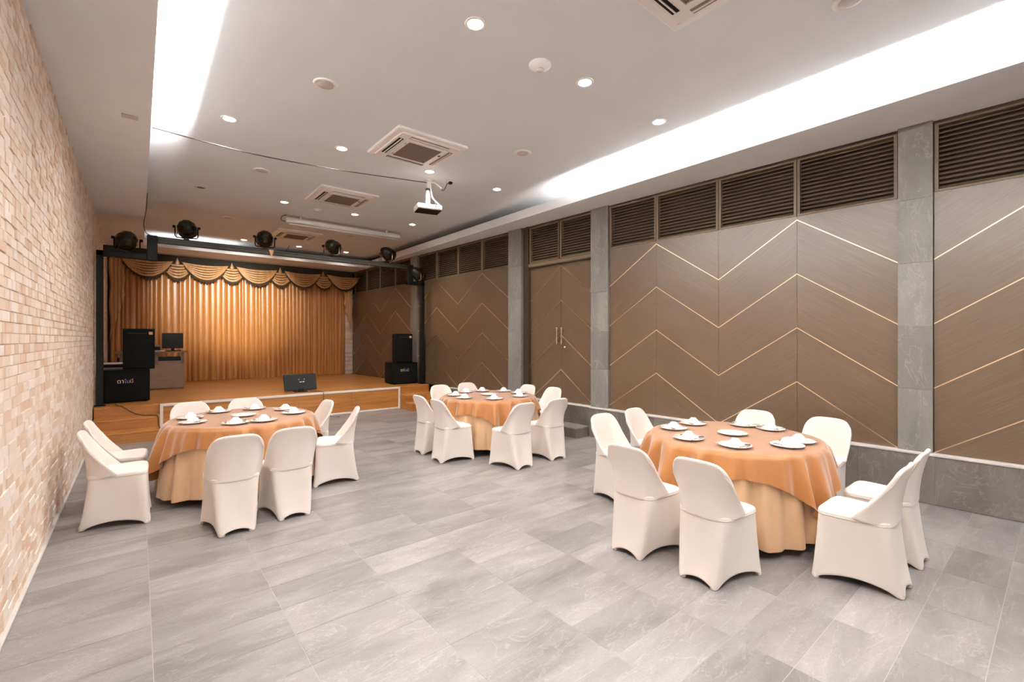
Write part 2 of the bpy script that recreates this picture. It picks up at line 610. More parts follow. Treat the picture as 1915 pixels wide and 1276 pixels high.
def chevron_bay(ys, peaks_first, first_is_peak):
    """panels between consecutive ys; the inlay lines run from peak to valley"""
    for k in range(len(ys) - 1):
        y0, y1 = ys[k], ys[k + 1]
        left_peak = first_is_peak if k % 2 == 0 else not first_is_peak
        mat = M_PANEL_B if left_peak else M_PANEL_A
        p = MB().box(0, 0.02, y0 + 0.001, y1 - 0.001, Z_PL, Z_LV0 - 0.002).build('wall_panel', mat, wall_r)
        full = 0.90
        for q in range(5):
            zp = PEAKZ - q * PITCH
            zv = zp - 0.61
            frac = min(1.0, (y1 - y0) / full)
            # clip the narrow end panels from the wall end
            if left_peak:
                za, zb = zp, zp - 0.61 * frac
                if k == 0 and frac < 0.99 and len(ys) > 2:
                    za, zb = zv + 0.61 * frac, zv
            else:
                za, zb = zv, zv + 0.61 * frac
                if k == 0 and frac < 0.99 and len(ys) > 2:
                    za, zb = zp - 0.61 * frac, zp
            ya, yb = y0, y1
            if max(za, zb) < Z_PL + 0.02:
                continue
            if za < Z_PL + 0.005:
                t = (Z_PL + 0.005 - za) / (zb - za)
                ya, za = ya + (yb - ya) * t, Z_PL + 0.005
            if zb < Z_PL + 0.005:
                t = (Z_PL + 0.005 - za) / (zb - za)
                yb, zb = ya + (yb - ya) * t, Z_PL + 0.005
            h = 0.0055
            vs = [(-0.002, ya, za - h), (-0.002, yb, zb - h), (-0.002, yb, zb + h), (-0.002, ya, za + h),
                  (0.002, ya, za - h), (0.002, yb, zb - h), (0.002, yb, zb + h), (0.002, ya, za + h)]
            MB().add(vs, [(0, 3, 2, 1), (4, 5, 6, 7), (0, 1, 5, 4), (1, 2, 6, 5), (2, 3, 7, 6), (3, 0, 4, 7)]).build('inlay_strip', M_GOLD, p)

slat_cache = {}
def louver(y0, y1, parent, x=0.0, z0=Z_LV0, z1=Z_LV1, glass=False):
    b = 0.028
    mb = MB()
    mb.box(x - 0.006, x + 0.06, y0, y0 + b, z0, z1)
    mb.box(x - 0.006, x + 0.06, y1 - b, y1, z0, z1)
    mb.box(x - 0.006, x + 0.06, y0 + b, y1 - b, z0, z0 + b * 0.7)
    mb.box(x - 0.006, x + 0.06, y0 + b, y1 - b, z1 - b * 0.7, z1)
    fr = mb.build('louver_frame', M_LFRAME, parent)
    w = y1 - y0 - 2 * b - 0.004
    key = round(w, 3)
    if key not in slat_cache:
        R = Matrix.Rotation(math.radians(-38), 4, 'Y')
        slat_cache[key] = MB().box(-0.019, 0.019, -w / 2, w / 2, -0.003, 0.003, R).mesh('slat', M_LOUV)
    n = 14
    for i in range(n):
        zz = z0 + b * 0.7 + (z1 - z0 - b * 1.4) * (i + 0.5) / n
        link('slat', slat_cache[key], fr, (x + 0.03, (y0 + y1) / 2, zz))
    if glass:
        MB().box(x - 0.004, x + 0.000, y0 + b, y1 - b, z0 + b * 0.7, z1 - b * 0.7).build('pane', M_GLASS, fr)
    return fr

def bay_louvers(ys, **kw):
    for k in range(len(ys) - 1):
        louver(ys[k] + 0.004, ys[k + 1] - 0.004, wall_r, **kw)

# first_is_peak: whether the line is at its peak at the first y of the bay
chevron_bay([-0.99, -0.09, 0.815], None, False)
bay_louvers([-0.99, -0.09, 0.815])
chevron_bay([1.085, 1.99, 2.895, 3.795, 4.61], None, False)
bay_louvers([1.085, 1.99, 2.895, 3.795, 4.61])
chevron_bay([6.99, 7.865, 8.725, 9.61, 10.46], None, False)
bay_louvers([6.99, 7.865, 8.725, 9.61, 10.46])
chevron_bay([10.78, 11.67, 12.57, 13.47, 14.37, 15.0], None, False)
bay_louvers([10.78, 11.67, 12.57, 13.47, 14.37])
MB().box(0, 0.02, Y_REAR, -1.26, Z_PL, Z_LV1).build('wall_panel', M_PANEL_A, wall_r)
# pillars of stacked stone slabs
for y0, y1 in ((-1.26, -0.995), (0.82, 1.08), (4.615, 4.955), (6.62, 6.985), (10.465, 10.775)):
    p = MB().box(-0.02, 0.16, y0 + 0.01, y1 - 0.01, Z_PL, Z_SOF).build('pillar', M_GROUT, wall_r)
    zs = [Z_PL, 1.105, 1.73, 2.355, 2.985, Z_SOF]
    for a, b in zip(zs[:-1], zs[1:]):
        MB().box(-0.045, 0.15, y0, y1, a + 0.001, b - 0.001).build('stone_slab', M_STONE, p)
# dark band between louvers and border, and solid strip behind
MB().box(-0.0, 0.12, Y_REAR, Y_BACK, Z_LV1, Z_SOF + 0.01).build('head_rail', M_DOORFR, wall_r)
# plinth with stone facing and pale ledge
PLX = -0.075
def plinth(y0, y1, x=PLX):
    b = MB().box(x + 0.012, 0.14, y0, y1, 0, Z_PL - 0.024).build('plinth', M_GROUT, wall_r)
    y = y0
    while y < y1 - 0.02:
        e = min(y + 0.60, y1)
        MB().box(x, x + 0.014, y + 0.001, e - 0.001, 0.004, Z_PL - 0.026).build('stone_tile', M_PLINTH, b)
        y = e
    MB().cbox(x - 0.008, 0.10, y0, y1, Z_PL - 0.024, Z_PL, 0.004).build('ledge', M_TRIM, b)
plinth(-2.2, 4.965)
plinth(4.965, 6.61, -0.03)
plinth(6.61, 9.0)

# ---------------- double door
door = struct(link('door_1', None, None, (6.03, 0, 0), (0, 0, WROT)))
Y0D, Y1D, YCD = 4.965, 6.46, 5.69
ZD0, ZD1 = Z_PL + 0.005, 2.93
DX = 0.055
def leaf(y0, y1, rising):
    o = MB().box(DX, DX + 0.045, y0 + 0.002, y1 - 0.002, ZD0, ZD1).build('door_leaf', M_DOOR_A if rising else M_DOOR_B, door)
    for q in range(4):
        zp = 2.90 - q * 0.615
        dz = 0.56 * (y1 - y0) / 0.72
        za, zb = (zp - dz, zp) if rising else (zp, zp - dz)
        ya, yb = y0 + 0.002, y1 - 0.002
        if za < ZD0:
            t = (ZD0 - za) / (zb - za); ya, za = ya + (yb - ya) * t, ZD0
        if zb < ZD0:
            t = (ZD0 - za) / (zb - za); yb, zb = ya + (yb - ya) * t, ZD0
        h = 0.0065
        vs = [(DX - 0.003, ya, za - h), (DX - 0.003, yb, zb - h), (DX - 0.003, yb, zb + h), (DX - 0.003, ya, za + h),
              (DX + 0.002, ya, za - h), (DX + 0.002, yb, zb - h), (DX + 0.002, yb, zb + h), (DX + 0.002, ya, za + h)]
        MB().add(vs, [(0, 3, 2, 1), (4, 5, 6, 7), (0, 1, 5, 4), (1, 2, 6, 5), (2, 3, 7, 6), (3, 0, 4, 7)]).build('inlay_strip', M_GOLD, o)
    return o
l1 = leaf(Y0D + 0.01, YCD, True)
l2 = leaf(YCD, Y1D - 0.01, False)
mb = MB()
mb.box(-0.02, 0.14, Y1D - 0.01, Y1D + 0.05, Z_PL, Z_SOF)
mb.box(0.02, 0.14, Y1D + 0.05, Y1D + 0.165, Z_PL, Z_SOF)
mb.box(-0.01, 0.14, Y0D - 0.01, Y0D + 0.008, Z_PL, Z_SOF)
mb.box(0.0, 0.14, Y0D, Y1D, ZD1 + 0.002, ZD1 + 0.09)
mb.build('door_frame', M_DOORFR, door)
MB().box(-0.012, 0.02, Y0D + 0.008, Y1D - 0.01, ZD1 + 0.02, ZD1 + 0.075).build('transom_rail', M_LFRAME, door)
louver(Y0D + 0.012, YCD - 0.012, door, 0.02, ZD1 + 0.09, Z_LV1)
louver(YCD + 0.012, Y1D - 0.014, door, 0.02, ZD1 + 0.09, Z_LV1)
MB().box(-0.005, 0.06, YCD - 0.012, YCD + 0.012, ZD1 + 0.09, Z_LV1).build('mullion', M_DOORFR, door)
for yy, lf in ((YCD - 0.055, l1), (YCD + 0.055, l2)):
    mb = MB()
    prof = []
    n = 14
    for i in range(n + 1):
        prof.append((0.010 if i % 2 else 0.0135, 1.50 + 0.30 * i / n))
    mb.lathe([(0.004, 1.497)] + prof + [(0.004, 1.803)], 12, Matrix.Translation((DX - 0.055, yy, 0)))
    for zz in (1.555, 1.745):
        mb.tube([(DX - 0.055, yy, zz), (DX, yy, zz)], 0.009, 10)
    mb.build('pull_handle', M_STEEL, lf)
MB().lathe([(0.0, 0.03), (0.02, 0.028), (0.024, 0.02), (0.024, 0.0)], 18, Matrix.Translation((DX, YCD - 0.10, 1.45)) @ Matrix.Rotation(-PI / 2, 4, 'Y')).build('lock', M_STEEL, l1)

# stone step below the door
st = thing('stone_step', 'low dark stone step on the floor below the panelled double door', 'step', (6.03, 0, 0), WROT)
MB().box(-0.36, -0.035, 4.99, 6.5, 0.0, 0.145).build('riser_block', M_PLINTH, st)
for k in range(3):
    a = 4.985 + k * 0.507
    MB().cbox(-0.368, -0.035, a, a + 0.505, 0.145, 0.165, 0.003).build('stone_tile', M_STONE, st)

# ================================================================== STAGE
YS, XS0, XS1, ZS = 9.72, 0.285, 4.66, 0.49
stage = thing('stage', 'low wooden stage with white edge trim in front of the gold curtain', 'stage', (0, 0, 0))
def slant(mb, z0, z1):
    a, b = 9.86, Y_BACK - 0.02
    q = [(X_WALL + 0.012, a), (6.03 - 0.05 * a - 0.052, a), (6.03 - 0.05 * b - 0.052, b), (X_WALL + 0.012, b)]
    mb.add([(x, y, z0) for x, y in q] + [(x, y, z1) for x, y in q], [(0, 3, 2, 1), (4, 5, 6, 7), (0, 1, 5, 4), (1, 2, 6, 5), (2, 3, 7, 6), (3, 0, 4, 7)])
mb = MB()
mb.box(XS0, XS1, YS + 0.012, 9.86, 0.0, ZS - 0.001)
slant(mb, 0.0, ZS - 0.001)
mb.build('platform', M_STAGEF, stage)
mb = MB()
mb.box(XS0, XS1, YS, 9.86, ZS - 0.001, ZS + 0.004)
slant(mb, ZS - 0.001, ZS + 0.004)
mb.build('deck', M_STAGE, stage)
n = 4
for k in range(n):
    a = XS0 + 0.05 + (XS1 - XS0 - 0.10) * k / n
    b = XS0 + 0.05 + (XS1 - XS0 - 0.10) * (k + 1) / n
    MB().box(a + 0.001, b - 0.001, YS + 0.002, YS + 0.013, 0.04, ZS - 0.035).build('front_panel', M_STAGEF, stage)
T = 0.045
MB().cbox(XS0, XS1, YS - 0.008, YS + 0.03, ZS - 0.035, ZS + 0.008, 0.004).build('trim_strip', M_WTRIM, stage)
MB().cbox(XS0, XS1, YS - 0.008, YS + 0.02, 0.002, 0.04, 0.004).build('trim_strip', M_WTRIM, stage)
MB().cbox(XS0, XS0 + T, YS - 0.009, YS + 0.02, 0.002, ZS - 0.02, 0.004).build('trim_strip', M_WTRIM, stage)
MB().cbox(XS1 - T, XS1, YS - 0.009, YS + 0.02, 0.002, ZS - 0.02, 0.004).build('trim_strip', M_WTRIM, stage)

def steps(name, x0, x1, label):
    t = thing(name, label, 'steps', (0, 0, 0))
    for k, (ya, zt) in enumerate(((9.12, ZS / 3), (9.45, ZS * 2 / 3), (9.80, ZS))):
        yb = 9.86
        MB().box(x0, x1, ya, yb - 0.002, ZS / 3 * k, zt - 0.02).build('riser', M_STAGEF, t)
        MB().cbox(x0, x1, ya - 0.012, yb - 0.002, zt - 0.02, zt, 0.004).build('tread', M_STAGE, t)
    return t
steps('stage_steps', X_WALL + 0.02, XS0 - 0.004, 'three wooden stage steps against the brick wall')
steps('stage_steps', XS1 + 0.004, 5.44, 'three wooden stage steps by the panelled wall')

# ================================================================== CURTAIN AND VALANCE
YC = 14.55
XC0, XC1 = -0.50, 5.07
rc = random.Random(3)
folds = []
x = XC0
while x < XC1:
    w = rc.uniform(0.06, 0.15)
    folds.append((x, w, rc.uniform(0.07, 0.15), rc.uniform(-0.02, 0.02)))
    x += w
def curtain_pt(x, v):
    for fx, fw, fa, ph in folds:
        if fx <= x < fx + fw:
            q = (x - fx) / fw
            return fa * math.sin(PI * q) ** 0.75
    return 0.0
curt = thing('stage_curtain', 'full-length pleated gold satin curtain hanging at the back of the stage', 'curtain', (0, YC, 0))
NX = 1300
def cpt(u, v):
    x = XC0 + u * (XC1 - XC0)
    d = curtain_pt(x, v)
    spread = 0.75 + 0.35 * v
    wob = 0.012 * math.sin(9 * x + 2.5 * v) * v
    # the right end of the curtain tapers in towards its foot
    for fx, fw, fa, phs in folds:
        if fx <= x < fx + fw:
            x -= fw * 0.24 * math.sin(2 * PI * (x - fx) / fw)
            break
    xx = x - max(0, (x - 4.6)) * 0.10 * v + wob
    return (xx, -d * spread, 3.56 - v * (3.56 - ZS - 0.008))
MB().grid(cpt, NX, 10).build('drape', M_CURT, curt)
MB().box(XC0, XC1, 0.01, 0.04, 3.55, 3.66).build('curtain_rail', M_CARDB, curt)

val = thing('curtain_valance', 'swagged gold valance with dark fringe above the stage curtain', 'valance', (0, YC, 0))
MB().box(X_WALL + 0.02, 5.28, -0.16, -0.02, 3.50, Z_SOF - 0.002).build('valance_board', M_CARDB, val)
def swag(cx, hw, ztop, drop, y0, nf):
    """a hanging swag: rolled satin folds over a backing coloured dark as the shade between them, fringe along its foot"""
    def fn(u, v):
        q = 2 * u - 1
        sag = 1 - abs(q) ** 2.1
        zz = ztop - 0.02 - (0.03 + drop * v) * sag - 0.06 * v * (1 - sag)
        return (cx + q * hw * (1 - 0.10 * v), y0 - 0.03 - 0.06 * v * sag, zz)
    o = MB().grid(fn, 33, 14).build('swag', M_FOLD_SHADE, val)
    sp = (drop + 0.0) / nf
    for k in range(nf):
        v = (k + 0.62) / nf
        path, rad = [], []
        for i in range(29):
            u = 0.01 + 0.98 * i / 28
            sg = 1 - abs(2 * u - 1) ** 2.1
            p = fn(u, v)
            path.append((p[0], p[1] - 0.018, p[2]))
            rad.append(0.007 + sp * 0.30 * sg)
        MB().tube(path, rad, 10).build('fold', M_SWAG, o)
    mb = MB()
    def fr(u, v):
        p = fn(u, 1.0)
        L = (0.085 + 0.02 * math.sin(u * 90) + 0.012 * math.sin(u * 37)) * v
        return (p[0], p[1] - 0.006 + 0.006 * math.sin(u * 150), p[2] - L + 0.012)
    mb.grid(fr, 61, 3)
    mb.build('fringe', M_FRINGE, o)
    return o
for k in range(4):
    swag(0.775 + 1.195 * k, 0.36, 3.56, 0.38, -0.17, 5)
for k in range(5):
    swag(0.18 + 1.195 * k, 0.52, 3.58, 0.40, -0.22, 6)
# small gathered peaks between the swags
for k in range(4):
    cx = 0.775 + 1.195 * k
    MB().lathe([(0.0, 0.17), (0.03, 0.08), (0.06, 0.0), (0.02, -0.03)], 10, Matrix.Translation((cx, -0.18, 3.50)) @ Matrix.Diagonal((1, 0.4, 1, 1))).build('gather', M_SWAG, val)
def tail(cx, w, ztop, zbot, name='tail'):
    """cascading side tail with zigzag lower edge"""
    def fn(u, v):
        L = (zbot + (ztop - zbot) * (0.55 * u)) if cx < 2 else (zbot + (ztop - zbot) * 0.55 * (1 - u))
        zz = ztop - v * (ztop - L)
        x = cx + (u - 0.5) * w * (1 - 0.15 * v)
        y = -0.17 - 0.05 * abs(math.sin(u * PI * 4))
        x += 0.03 * math.sin(v * 14) * (u - 0.5)
        return (x, y, zz)
    o = MB().grid(fn, 33, 14).build(name, M_SWAG, val)
tail(-0.38, 0.30, 3.56, 1.55)
tail(5.12, 0.26, 3.54, 1.70)

# ================================================================== LIGHTING FRAME
YB = 10.10
fr = thing('lighting_frame', 'black metal lighting frame standing across the front of the stage', 'frame', (0, YB, 0))
for x, zb in ((-0.485, ZS), (5.425, ZS)):
    p = MB().cbox(x - 0.045, x + 0.045, -0.045, 0.045, zb + 0.012, 3.06, 0.006).build('post', M_BLACK, fr)
    MB().cbox(x - 0.07, x + 0.07, -0.10, 0.10, zb + 0.004, zb + 0.014, 0.003).build('foot_plate', M_BLACK, p)
MB().cbox(-0.53, 0.24, -0.045, 0.045, 2.965, 3.06, 0.006).build('arm', M_BLACK, fr)
MB().cbox(5.02, 5.47, -0.045, 0.045, 2.91, 2.985, 0.006).build('arm', M_BLACK, fr)
MB().cbox(0.12, 0.265, -0.06, 0.06, 2.96, 3.395, 0.008).build('corner_block', M_BLACK, fr)
MB().cbox(5.02, 5.16, -0.06, 0.06, 2.91, 3.39, 0.008).build('corner_block', M_BLACK, fr)
MB().cbox(0.265, 5.02, -0.035, 0.035, 3.275, 3.385, 0.006).build('beam', M_BEAM, fr)
MB().cbox(0.265, 5.02, -0.043, -0.034, 3.374, 3.386, 0.002).build('rail', M_BLACK, fr)
MB().cbox(0.265, 5.02, -0.043, -0.034, 3.272, 3.284, 0.002).build('rail', M_BLACK, fr)
MB().cbox(0.265, 5.02, -0.043, -0.034, 3.335, 3.343, 0.002).build('rail', M_BLACK, fr)
MB().cbox(-0.45, 0.12, 0.12, 0.20, 3.09, 3.18, 0.006).build('rear_arm', M_BLACK, fr)

def par_can(x, z, rz, tilt, label, watts=0.0):
    rz += PI
    """stage lamp on a yoke; local -Y is its front"""
    t = thing('stage_lamp', label, 'stage light', (x, YB, z), rz, 'stage lamps on the lighting frame')
    t.scale = (1.15, 1.15, 1.15)
    R = Matrix.Translation((0, 0, 0.20)) @ Matrix.Rotation(-tilt, 4, 'X') @ Matrix.Rotation(PI / 2, 4, 'X')
    body = MB().lathe([(0.105, 0.16), (0.128, 0.155), (0.132, 0.14), (0.132, 0.02), (0.12, -0.03), (0.085, -0.10), (0.05, -0.135), (0.0, -0.14)], 10, R, False).build('lamp_housing', M_PARB, t)
    MB().lathe([(0.0, 0.12), (0.112, 0.125)], 20, R).build('lens', M_LAMP if watts else M_BLACKG, body)
    MB().lathe([(0.133, 0.10), (0.139, 0.10), (0.139, 0.12), (0.133, 0.12)], 20, R, True, True).build('rim_band', M_BEAM, body)
    y = MB()
    y.tube([(-0.148, 0, 0.20), (-0.148, 0, 0.06), (-0.13, 0, 0.035), (0.0, 0, 0.030), (0.13, 0, 0.035), (0.148, 0, 0.06), (0.148, 0, 0.20)], 0.009, 8)
    y.build('yoke', M_STEEL if x > 3 else M_BLACK, t)
    for s in (-1, 1):
        MB().lathe([(0.0, 0.03), (0.02, 0.028), (0.022, 0.0), (0.008, -0.012)], 10, Matrix.Translation((0.152 * s, 0, 0.20)) @ Matrix.Rotation(PI / 2 * s, 4, 'Y')).build('knob', M_BLACK, t)
    c = MB()
    c.cbox(-0.035, 0.035, -0.045, 0.045, -0.012, 0.022, 0.006)
    c.tube([(0, 0, 0.0), (0, 0, 0.05)], 0.012, 8)
    c.build('clamp', M_BLACK, t)
    MB().tube([(0.02, 0.06, 0.15), (0.10, 0.10, 0.10), (0.12, 0.08, 0.03), (0.05, 0.05, 0.015), (-0.06, 0.05, 0.02)], 0.006, 6).build('lamp_cable', M_CABLE, t)
    if watts:
        d = bpy.data.lights.new('stage_lamp_beam', 'SPOT')
        d.energy = watts
        d.color = LAMP_COL
        d.spot_size = math.radians(44)
        d.spot_blend = 0.8
        d.shadow_soft_size = 0.06
        lo = bpy.data.objects.new('stage_lamp_beam', d)
        COL.objects.link(lo)
        lo.parent = t
        lo.matrix_local = R @ Matrix.Translation((0, 0, 0.17)) @ Matrix.Rotation(PI, 4, 'X')
    return t
ZB = 3.386
par_can(-0.14, 3.062, 0.2, -0.25, 'black stage lamp on the lower frame arm beside the brick wall')
par_can(0.68, ZB, -0.20, -0.24, 'black stage lamp first on the high beam from the brick wall', 360)
par_can(1.95, ZB, -0.10, -0.24, 'black stage lamp second on the high beam, above the orange pennant', 360)
par_can(3.24, ZB, -0.75, -0.15, 'black stage lamp third on the high beam, turned sideways')
par_can(4.50, ZB, -1.15, -0.35, 'stage lamp last on the high beam, near the panelled wall')
par_can(5.26, 2.987, -1.3, -0.45, 'stage lamp on the lower frame arm beside the panelled wall')
pen = MB()
pen.add([(-0.045, 0, 0), (0.05, 0, 0), (0.008, -0.01, -0.155), (-0.045, 0.003, 0), (0.05, 0.003, 0), (0.008, -0.007, -0.155)],
        [(0, 2, 1), (3, 4, 5), (0, 1, 4, 3), (1, 2, 5, 4), (2, 0, 3, 5)])
tag(pen.build('paper_pennant', M_ORANGE, None, (2.05, YB - 0.05, 3.375)), 'small orange paper pennant hanging from the lighting beam', 'pennant')
MB_ = MB().tube([(2.33, YB, 3.38), (2.34, YB, 3.43), (2.39, YB, 3.49), (2.395, YB, 3.52)], 0.007, 6)
tag(MB_.build('cable_stub', M_CABLE), 'short black cable end sticking up from the lighting beam', 'cable')

# ================================================================== SPEAKERS
def text_mesh(body, size):
    cu = bpy.data.curves.new('logo', 'FONT')
    cu.body = body
    cu.size = size
    cu.extrude = 0.001
    cu.align_x = 'LEFT'
    o = bpy.data.objects.new('logo', cu)
    COL.objects.link(o)
    dg = bpy.context.evaluated_depsgraph_get()
    me = bpy.data.meshes.new_from_object(o.evaluated_get(dg))
    bpy.data.objects.remove(o)
    bpy.data.curves.remove(cu)
    return me

def subwoofer(x, y, rz, label, w=0.62, h=0.565, d=0.55):
    t = thing('subwoofer', label, 'speaker', (x, y, ZS + 0.005), rz)
    c = MB().cbox(-w / 2, w / 2, 0, d, 0.012, h, 0.012).build('cabinet', M_SPEAK, t)
    MB().cbox(-w / 2 + 0.02, w / 2 - 0.02, -0.008, 0.004, 0.04, h - 0.025, 0.004).build('grille', M_SPEAK, c)
    MB().cbox(-w / 2, w / 2, -0.004, d, h - 0.004, h + 0.006, 0.003).build('top_edge', M_BLACKG, c)
    x0 = 0.0 - 0.13
    for txt, mat, sz in (('ดา', M_CREAM, 0.095), ('ไน', M_BLUE, 0.085), ('นี่', M_ORANGE, 0.085)):
        me = text_mesh(txt, sz)
        xs = [v.co.x for v in me.vertices] or [0, 0.08]
        me.materials.clear()
        me.materials.append(mat)
        o = link('lettering', me, c, (x0 - min(xs), -0.0095, h * 0.60), (PI / 2, 0, 0))
        x0 += max(xs) - min(xs) + 0.008
    for s in (-1, 1):
        MB().cbox(s * w / 2 - 0.004, s * w / 2 + 0.004, d * 0.4, d * 0.62, h * 0.55, h * 0.70, 0.004).build('side_handle', M_BLACKG, c)
    for sx in (-1, 1):
        for yy in (0.06, d - 0.06):
            MB().lathe([(0.018, 0), (0.018, 0.014)], 10, Matrix.Translation((sx * (w / 2 - 0.06), yy, 0))).build('foot', M_BLACK, t)
    return t
def tower(x, y, z, rz, label, w=0.44, h=0.71, d=0.40):
    t = thing('loudspeaker', label, 'speaker', (x, y, z), rz)
    mb = MB()
    vs = [(-w / 2, 0, 0.0), (w / 2, 0, 0.0), (w / 2 - 0.07, d, 0.0), (-w / 2 + 0.07, d, 0.0)]
    vs += [(a, b, h) for a, b, _ in vs]
    mb.add(vs, [(0, 3, 2, 1), (4, 5, 6, 7), (0, 1, 5, 4), (1, 2, 6, 5), (2, 3, 7, 6), (3, 0, 4, 7)])
    c = mb.build('cabinet', M_SPEAK, t)
    MB().cbox(-w / 2 + 0.012, w / 2 - 0.012, -0.012, 0.002, 0.012, h - 0.014, 0.005).build('grille', M_SPEAK, c)
    MB().cbox(-w / 2 - 0.003, w / 2 + 0.003, -0.006, 0.03, h - 0.012, h + 0.004, 0.003).build('top_edge', M_BLACKG, c)
    MB().cbox(w / 2 - 0.085, w / 2 - 0.03, -0.0145, -0.011, h - 0.10, h - 0.05, 0.001).build('sticker', M_ORANGE, c)
    MB().cbox(-w / 2 + 0.07, w / 2 - 0.11, -0.014, -0.011, h - 0.085, h - 0.075, 0.001).build('badge_line', M_BEAM, c)
    return t
ZT = ZS + 0.005 + 0.571
subwoofer(-0.145, 10.36, 0.04, 'black subwoofer box with coloured lettering beside the brick wall')
tower(0.015, 10.42, ZT, 0.04, 'black loudspeaker standing on the subwoofer beside the brick wall')
subwoofer(5.06, 10.26, -0.06, 'black subwoofer box with coloured lettering beside the panelled wall', w=0.64, h=0.52)
tower(5.06, 10.34, ZS + 0.005 + 0.526, -0.06, 'black loudspeaker standing on the subwoofer beside the panelled wall', h=0.70)

# ================================================================== STAGE FURNITURE
desk = thing('control_desk', 'grey-brown wooden control desk on the stage in front of the curtain', 'desk', (0, 12.55, ZS + 0.005))
MB().box(-0.36, 0.80, 0.0, 0.02, 0.02, 0.62).build('front_panel', M_DESK, desk)
MB().box(-0.36, -0.34, 0.02, 0.60, 0.0, 0.80).build('side_panel', M_DESK, desk)
MB().box(0.78, 0.80, 0.02, 0.60, 0.0, 0.70).build('side_panel', M_DESK, desk)
MB().cbox(-0.40, 0.86, -0.10, 0.66, 0.80, 0.835, 0.004).build('desk_top', M_LFRAME, desk)
for x in (-0.30, 0.28, 0.74):
    MB().box(x, x + 0.06, -0.012, 0.0, 0.55, 0.80).build('support', M_LFRAME, desk)
MB().box(-0.34, 0.78, 0.06, 0.50, 0.50, 0.70).build('inner_shelf', M_BLACK, desk)
mon = thing('computer_monitor', 'black computer monitor standing on the control desk', 'monitor', (0.60, 12.68, ZS + 0.84), -0.05)
MB().cbox(-0.19, 0.19, -0.02, 0.02, 0.06, 0.40, 0.006).build('screen_panel', M_BLACKG, mon)
MB().cbox(-0.03, 0.03, 0.0, 0.03, 0.0, 0.12, 0.004).build('stand_neck', M_BLACK, mon)
MB().cbox(-0.10, 0.10, -0.07, 0.08, 0.0, 0.012, 0.004).build('stand_base', M_BLACK, mon)
mx = thing('audio_mixer', 'dark audio mixer with a pale top edge on the control desk', 'mixer', (0.18, 12.75, ZS + 0.84))
MB().cbox(-0.22, 0.20, 0, 0.30, 0.0, 0.09, 0.008).build('mixer_body', M_BLACK, mx)
MB().cbox(-0.22, 0.20, 0.26, 0.30, 0.09, 0.14, 0.006).build('meter_bridge', M_PLAST, mx)
for k in range(6):
    MB().lathe([(0.008, 0), (0.006, 0.02)], 8, Matrix.Translation((-0.16 + k * 0.06, 0.12, 0.09))).build('knob', M_PLAST, mx)
tag(MB().cbox(0.28, 0.46, 12.50, 12.63, ZS + 0.84, ZS + 0.855, 0.003).build('paper_stack', M_PLAST), 'white paper stack lying on the control desk', 'papers')
kb = MB().cbox(0.50, 0.74, 12.50, 12.60, ZS + 0.84, ZS + 0.858, 0.004).build('computer_keyboard', M_BLACK)
tag(kb, 'flat black keyboard lying below the desk monitor', 'keyboard')
cab = thing('equipment_rack', 'pale equipment rack with dark top by the brick wall on stage', 'rack', (-0.40, 11.5, ZS + 0.005))
MB().cbox(-0.13, 0.17, 0, 0.40, 0.36, 0.56, 0.008).build('rack_body', M_SPKG, cab)
MB().cbox(-0.15, 0.19, -0.02, 0.42, 0.56, 0.62, 0.006).build('rack_top', M_BLACK, cab)
MB().cbox(-0.15, 0.19, -0.02, 0.42, 0.62, 0.64, 0.004).build('rack_lid', M_PLAST, cab)
for sx in (-0.11, 0.13):
    for yy in (0.03, 0.35):
        MB().box(sx, sx + 0.03, yy, yy + 0.03, 0.0, 0.36).build('leg', M_SPKG, cab)

tv = thing('floor_screen', 'black flat screen leaning back at the front edge of the stage', 'screen', (2.63, 10.12, ZS + 0.005), -0.03)
Rt = Matrix.Translation((0, 0.02, 0.035)) @ Matrix.Rotation(-0.38, 4, 'X')
p = MB().cbox(-0.315, 0.315, -0.02, 0.025, 0.0, 0.345, 0.006, 1, Rt).build('screen_panel', M_BLACKG, tv)
MB().cbox(-0.30, 0.30, -0.0215, -0.019, 0.015, 0.33, 0.001, 1, Rt).build('bezel_inset', M_BLACK, p)
for a, b, c, d, m in ((-0.02, 0.03, 0.165, 0.18, M_CREAM), (0.045, 0.075, 0.165, 0.185, M_PLAST), (0.07, 0.085, 0.22, 0.24, M_ORANGE), (-0.035, -0.022, 0.22, 0.232, M_PLAST)):
    MB().box(a, b, -0.023, -0.0212, c, d, Rt).build('label_sticker', m, p)
MB().cbox(-0.13, 0.12, -0.06, 0.12, 0.0, 0.015, 0.005).build('stand_base', M_BLACK, tv)
MB().cbox(-0.05, 0.05, 0.0, 0.04, 0.012, 0.08, 0.005).build('stand_neck', M_BLACK, tv)
def curve_pts(pts, n=8):
    P = [Vector(p) for p in pts]
    out = []
    for i in range(len(P) - 1):
        p0, p1, p2, p3 = P[max(0, i - 1)], P[i], P[i + 1], P[min(len(P) - 1, i + 2)]
        for k in range(n):
            t = k / n
            out.append(0.5 * ((2 * p1) + (p2 - p0) * t + (2 * p0 - 5 * p1 + 4 * p2 - p3) * t * t + (-p0 + 3 * p1 - 3 * p2 + p3) * t ** 3))
    out.append(P[-1])
    return out
tag(MB().tube(curve_pts([(2.80, 10.12, 0.502), (2.93, 9.95, 0.502), (2.95, 9.74, 0.502), (2.952, 9.70, 0.47), (2.955, 9.695, 0.30), (3.0, 9.66, 0.12), (3.06, 9.6, 0.007), (3.2, 9.45, 0.007)]), 0.006, 6).build('screen_cable', M_CABLE),
    'black cable running from the floor screen down the stage front', 'cable')
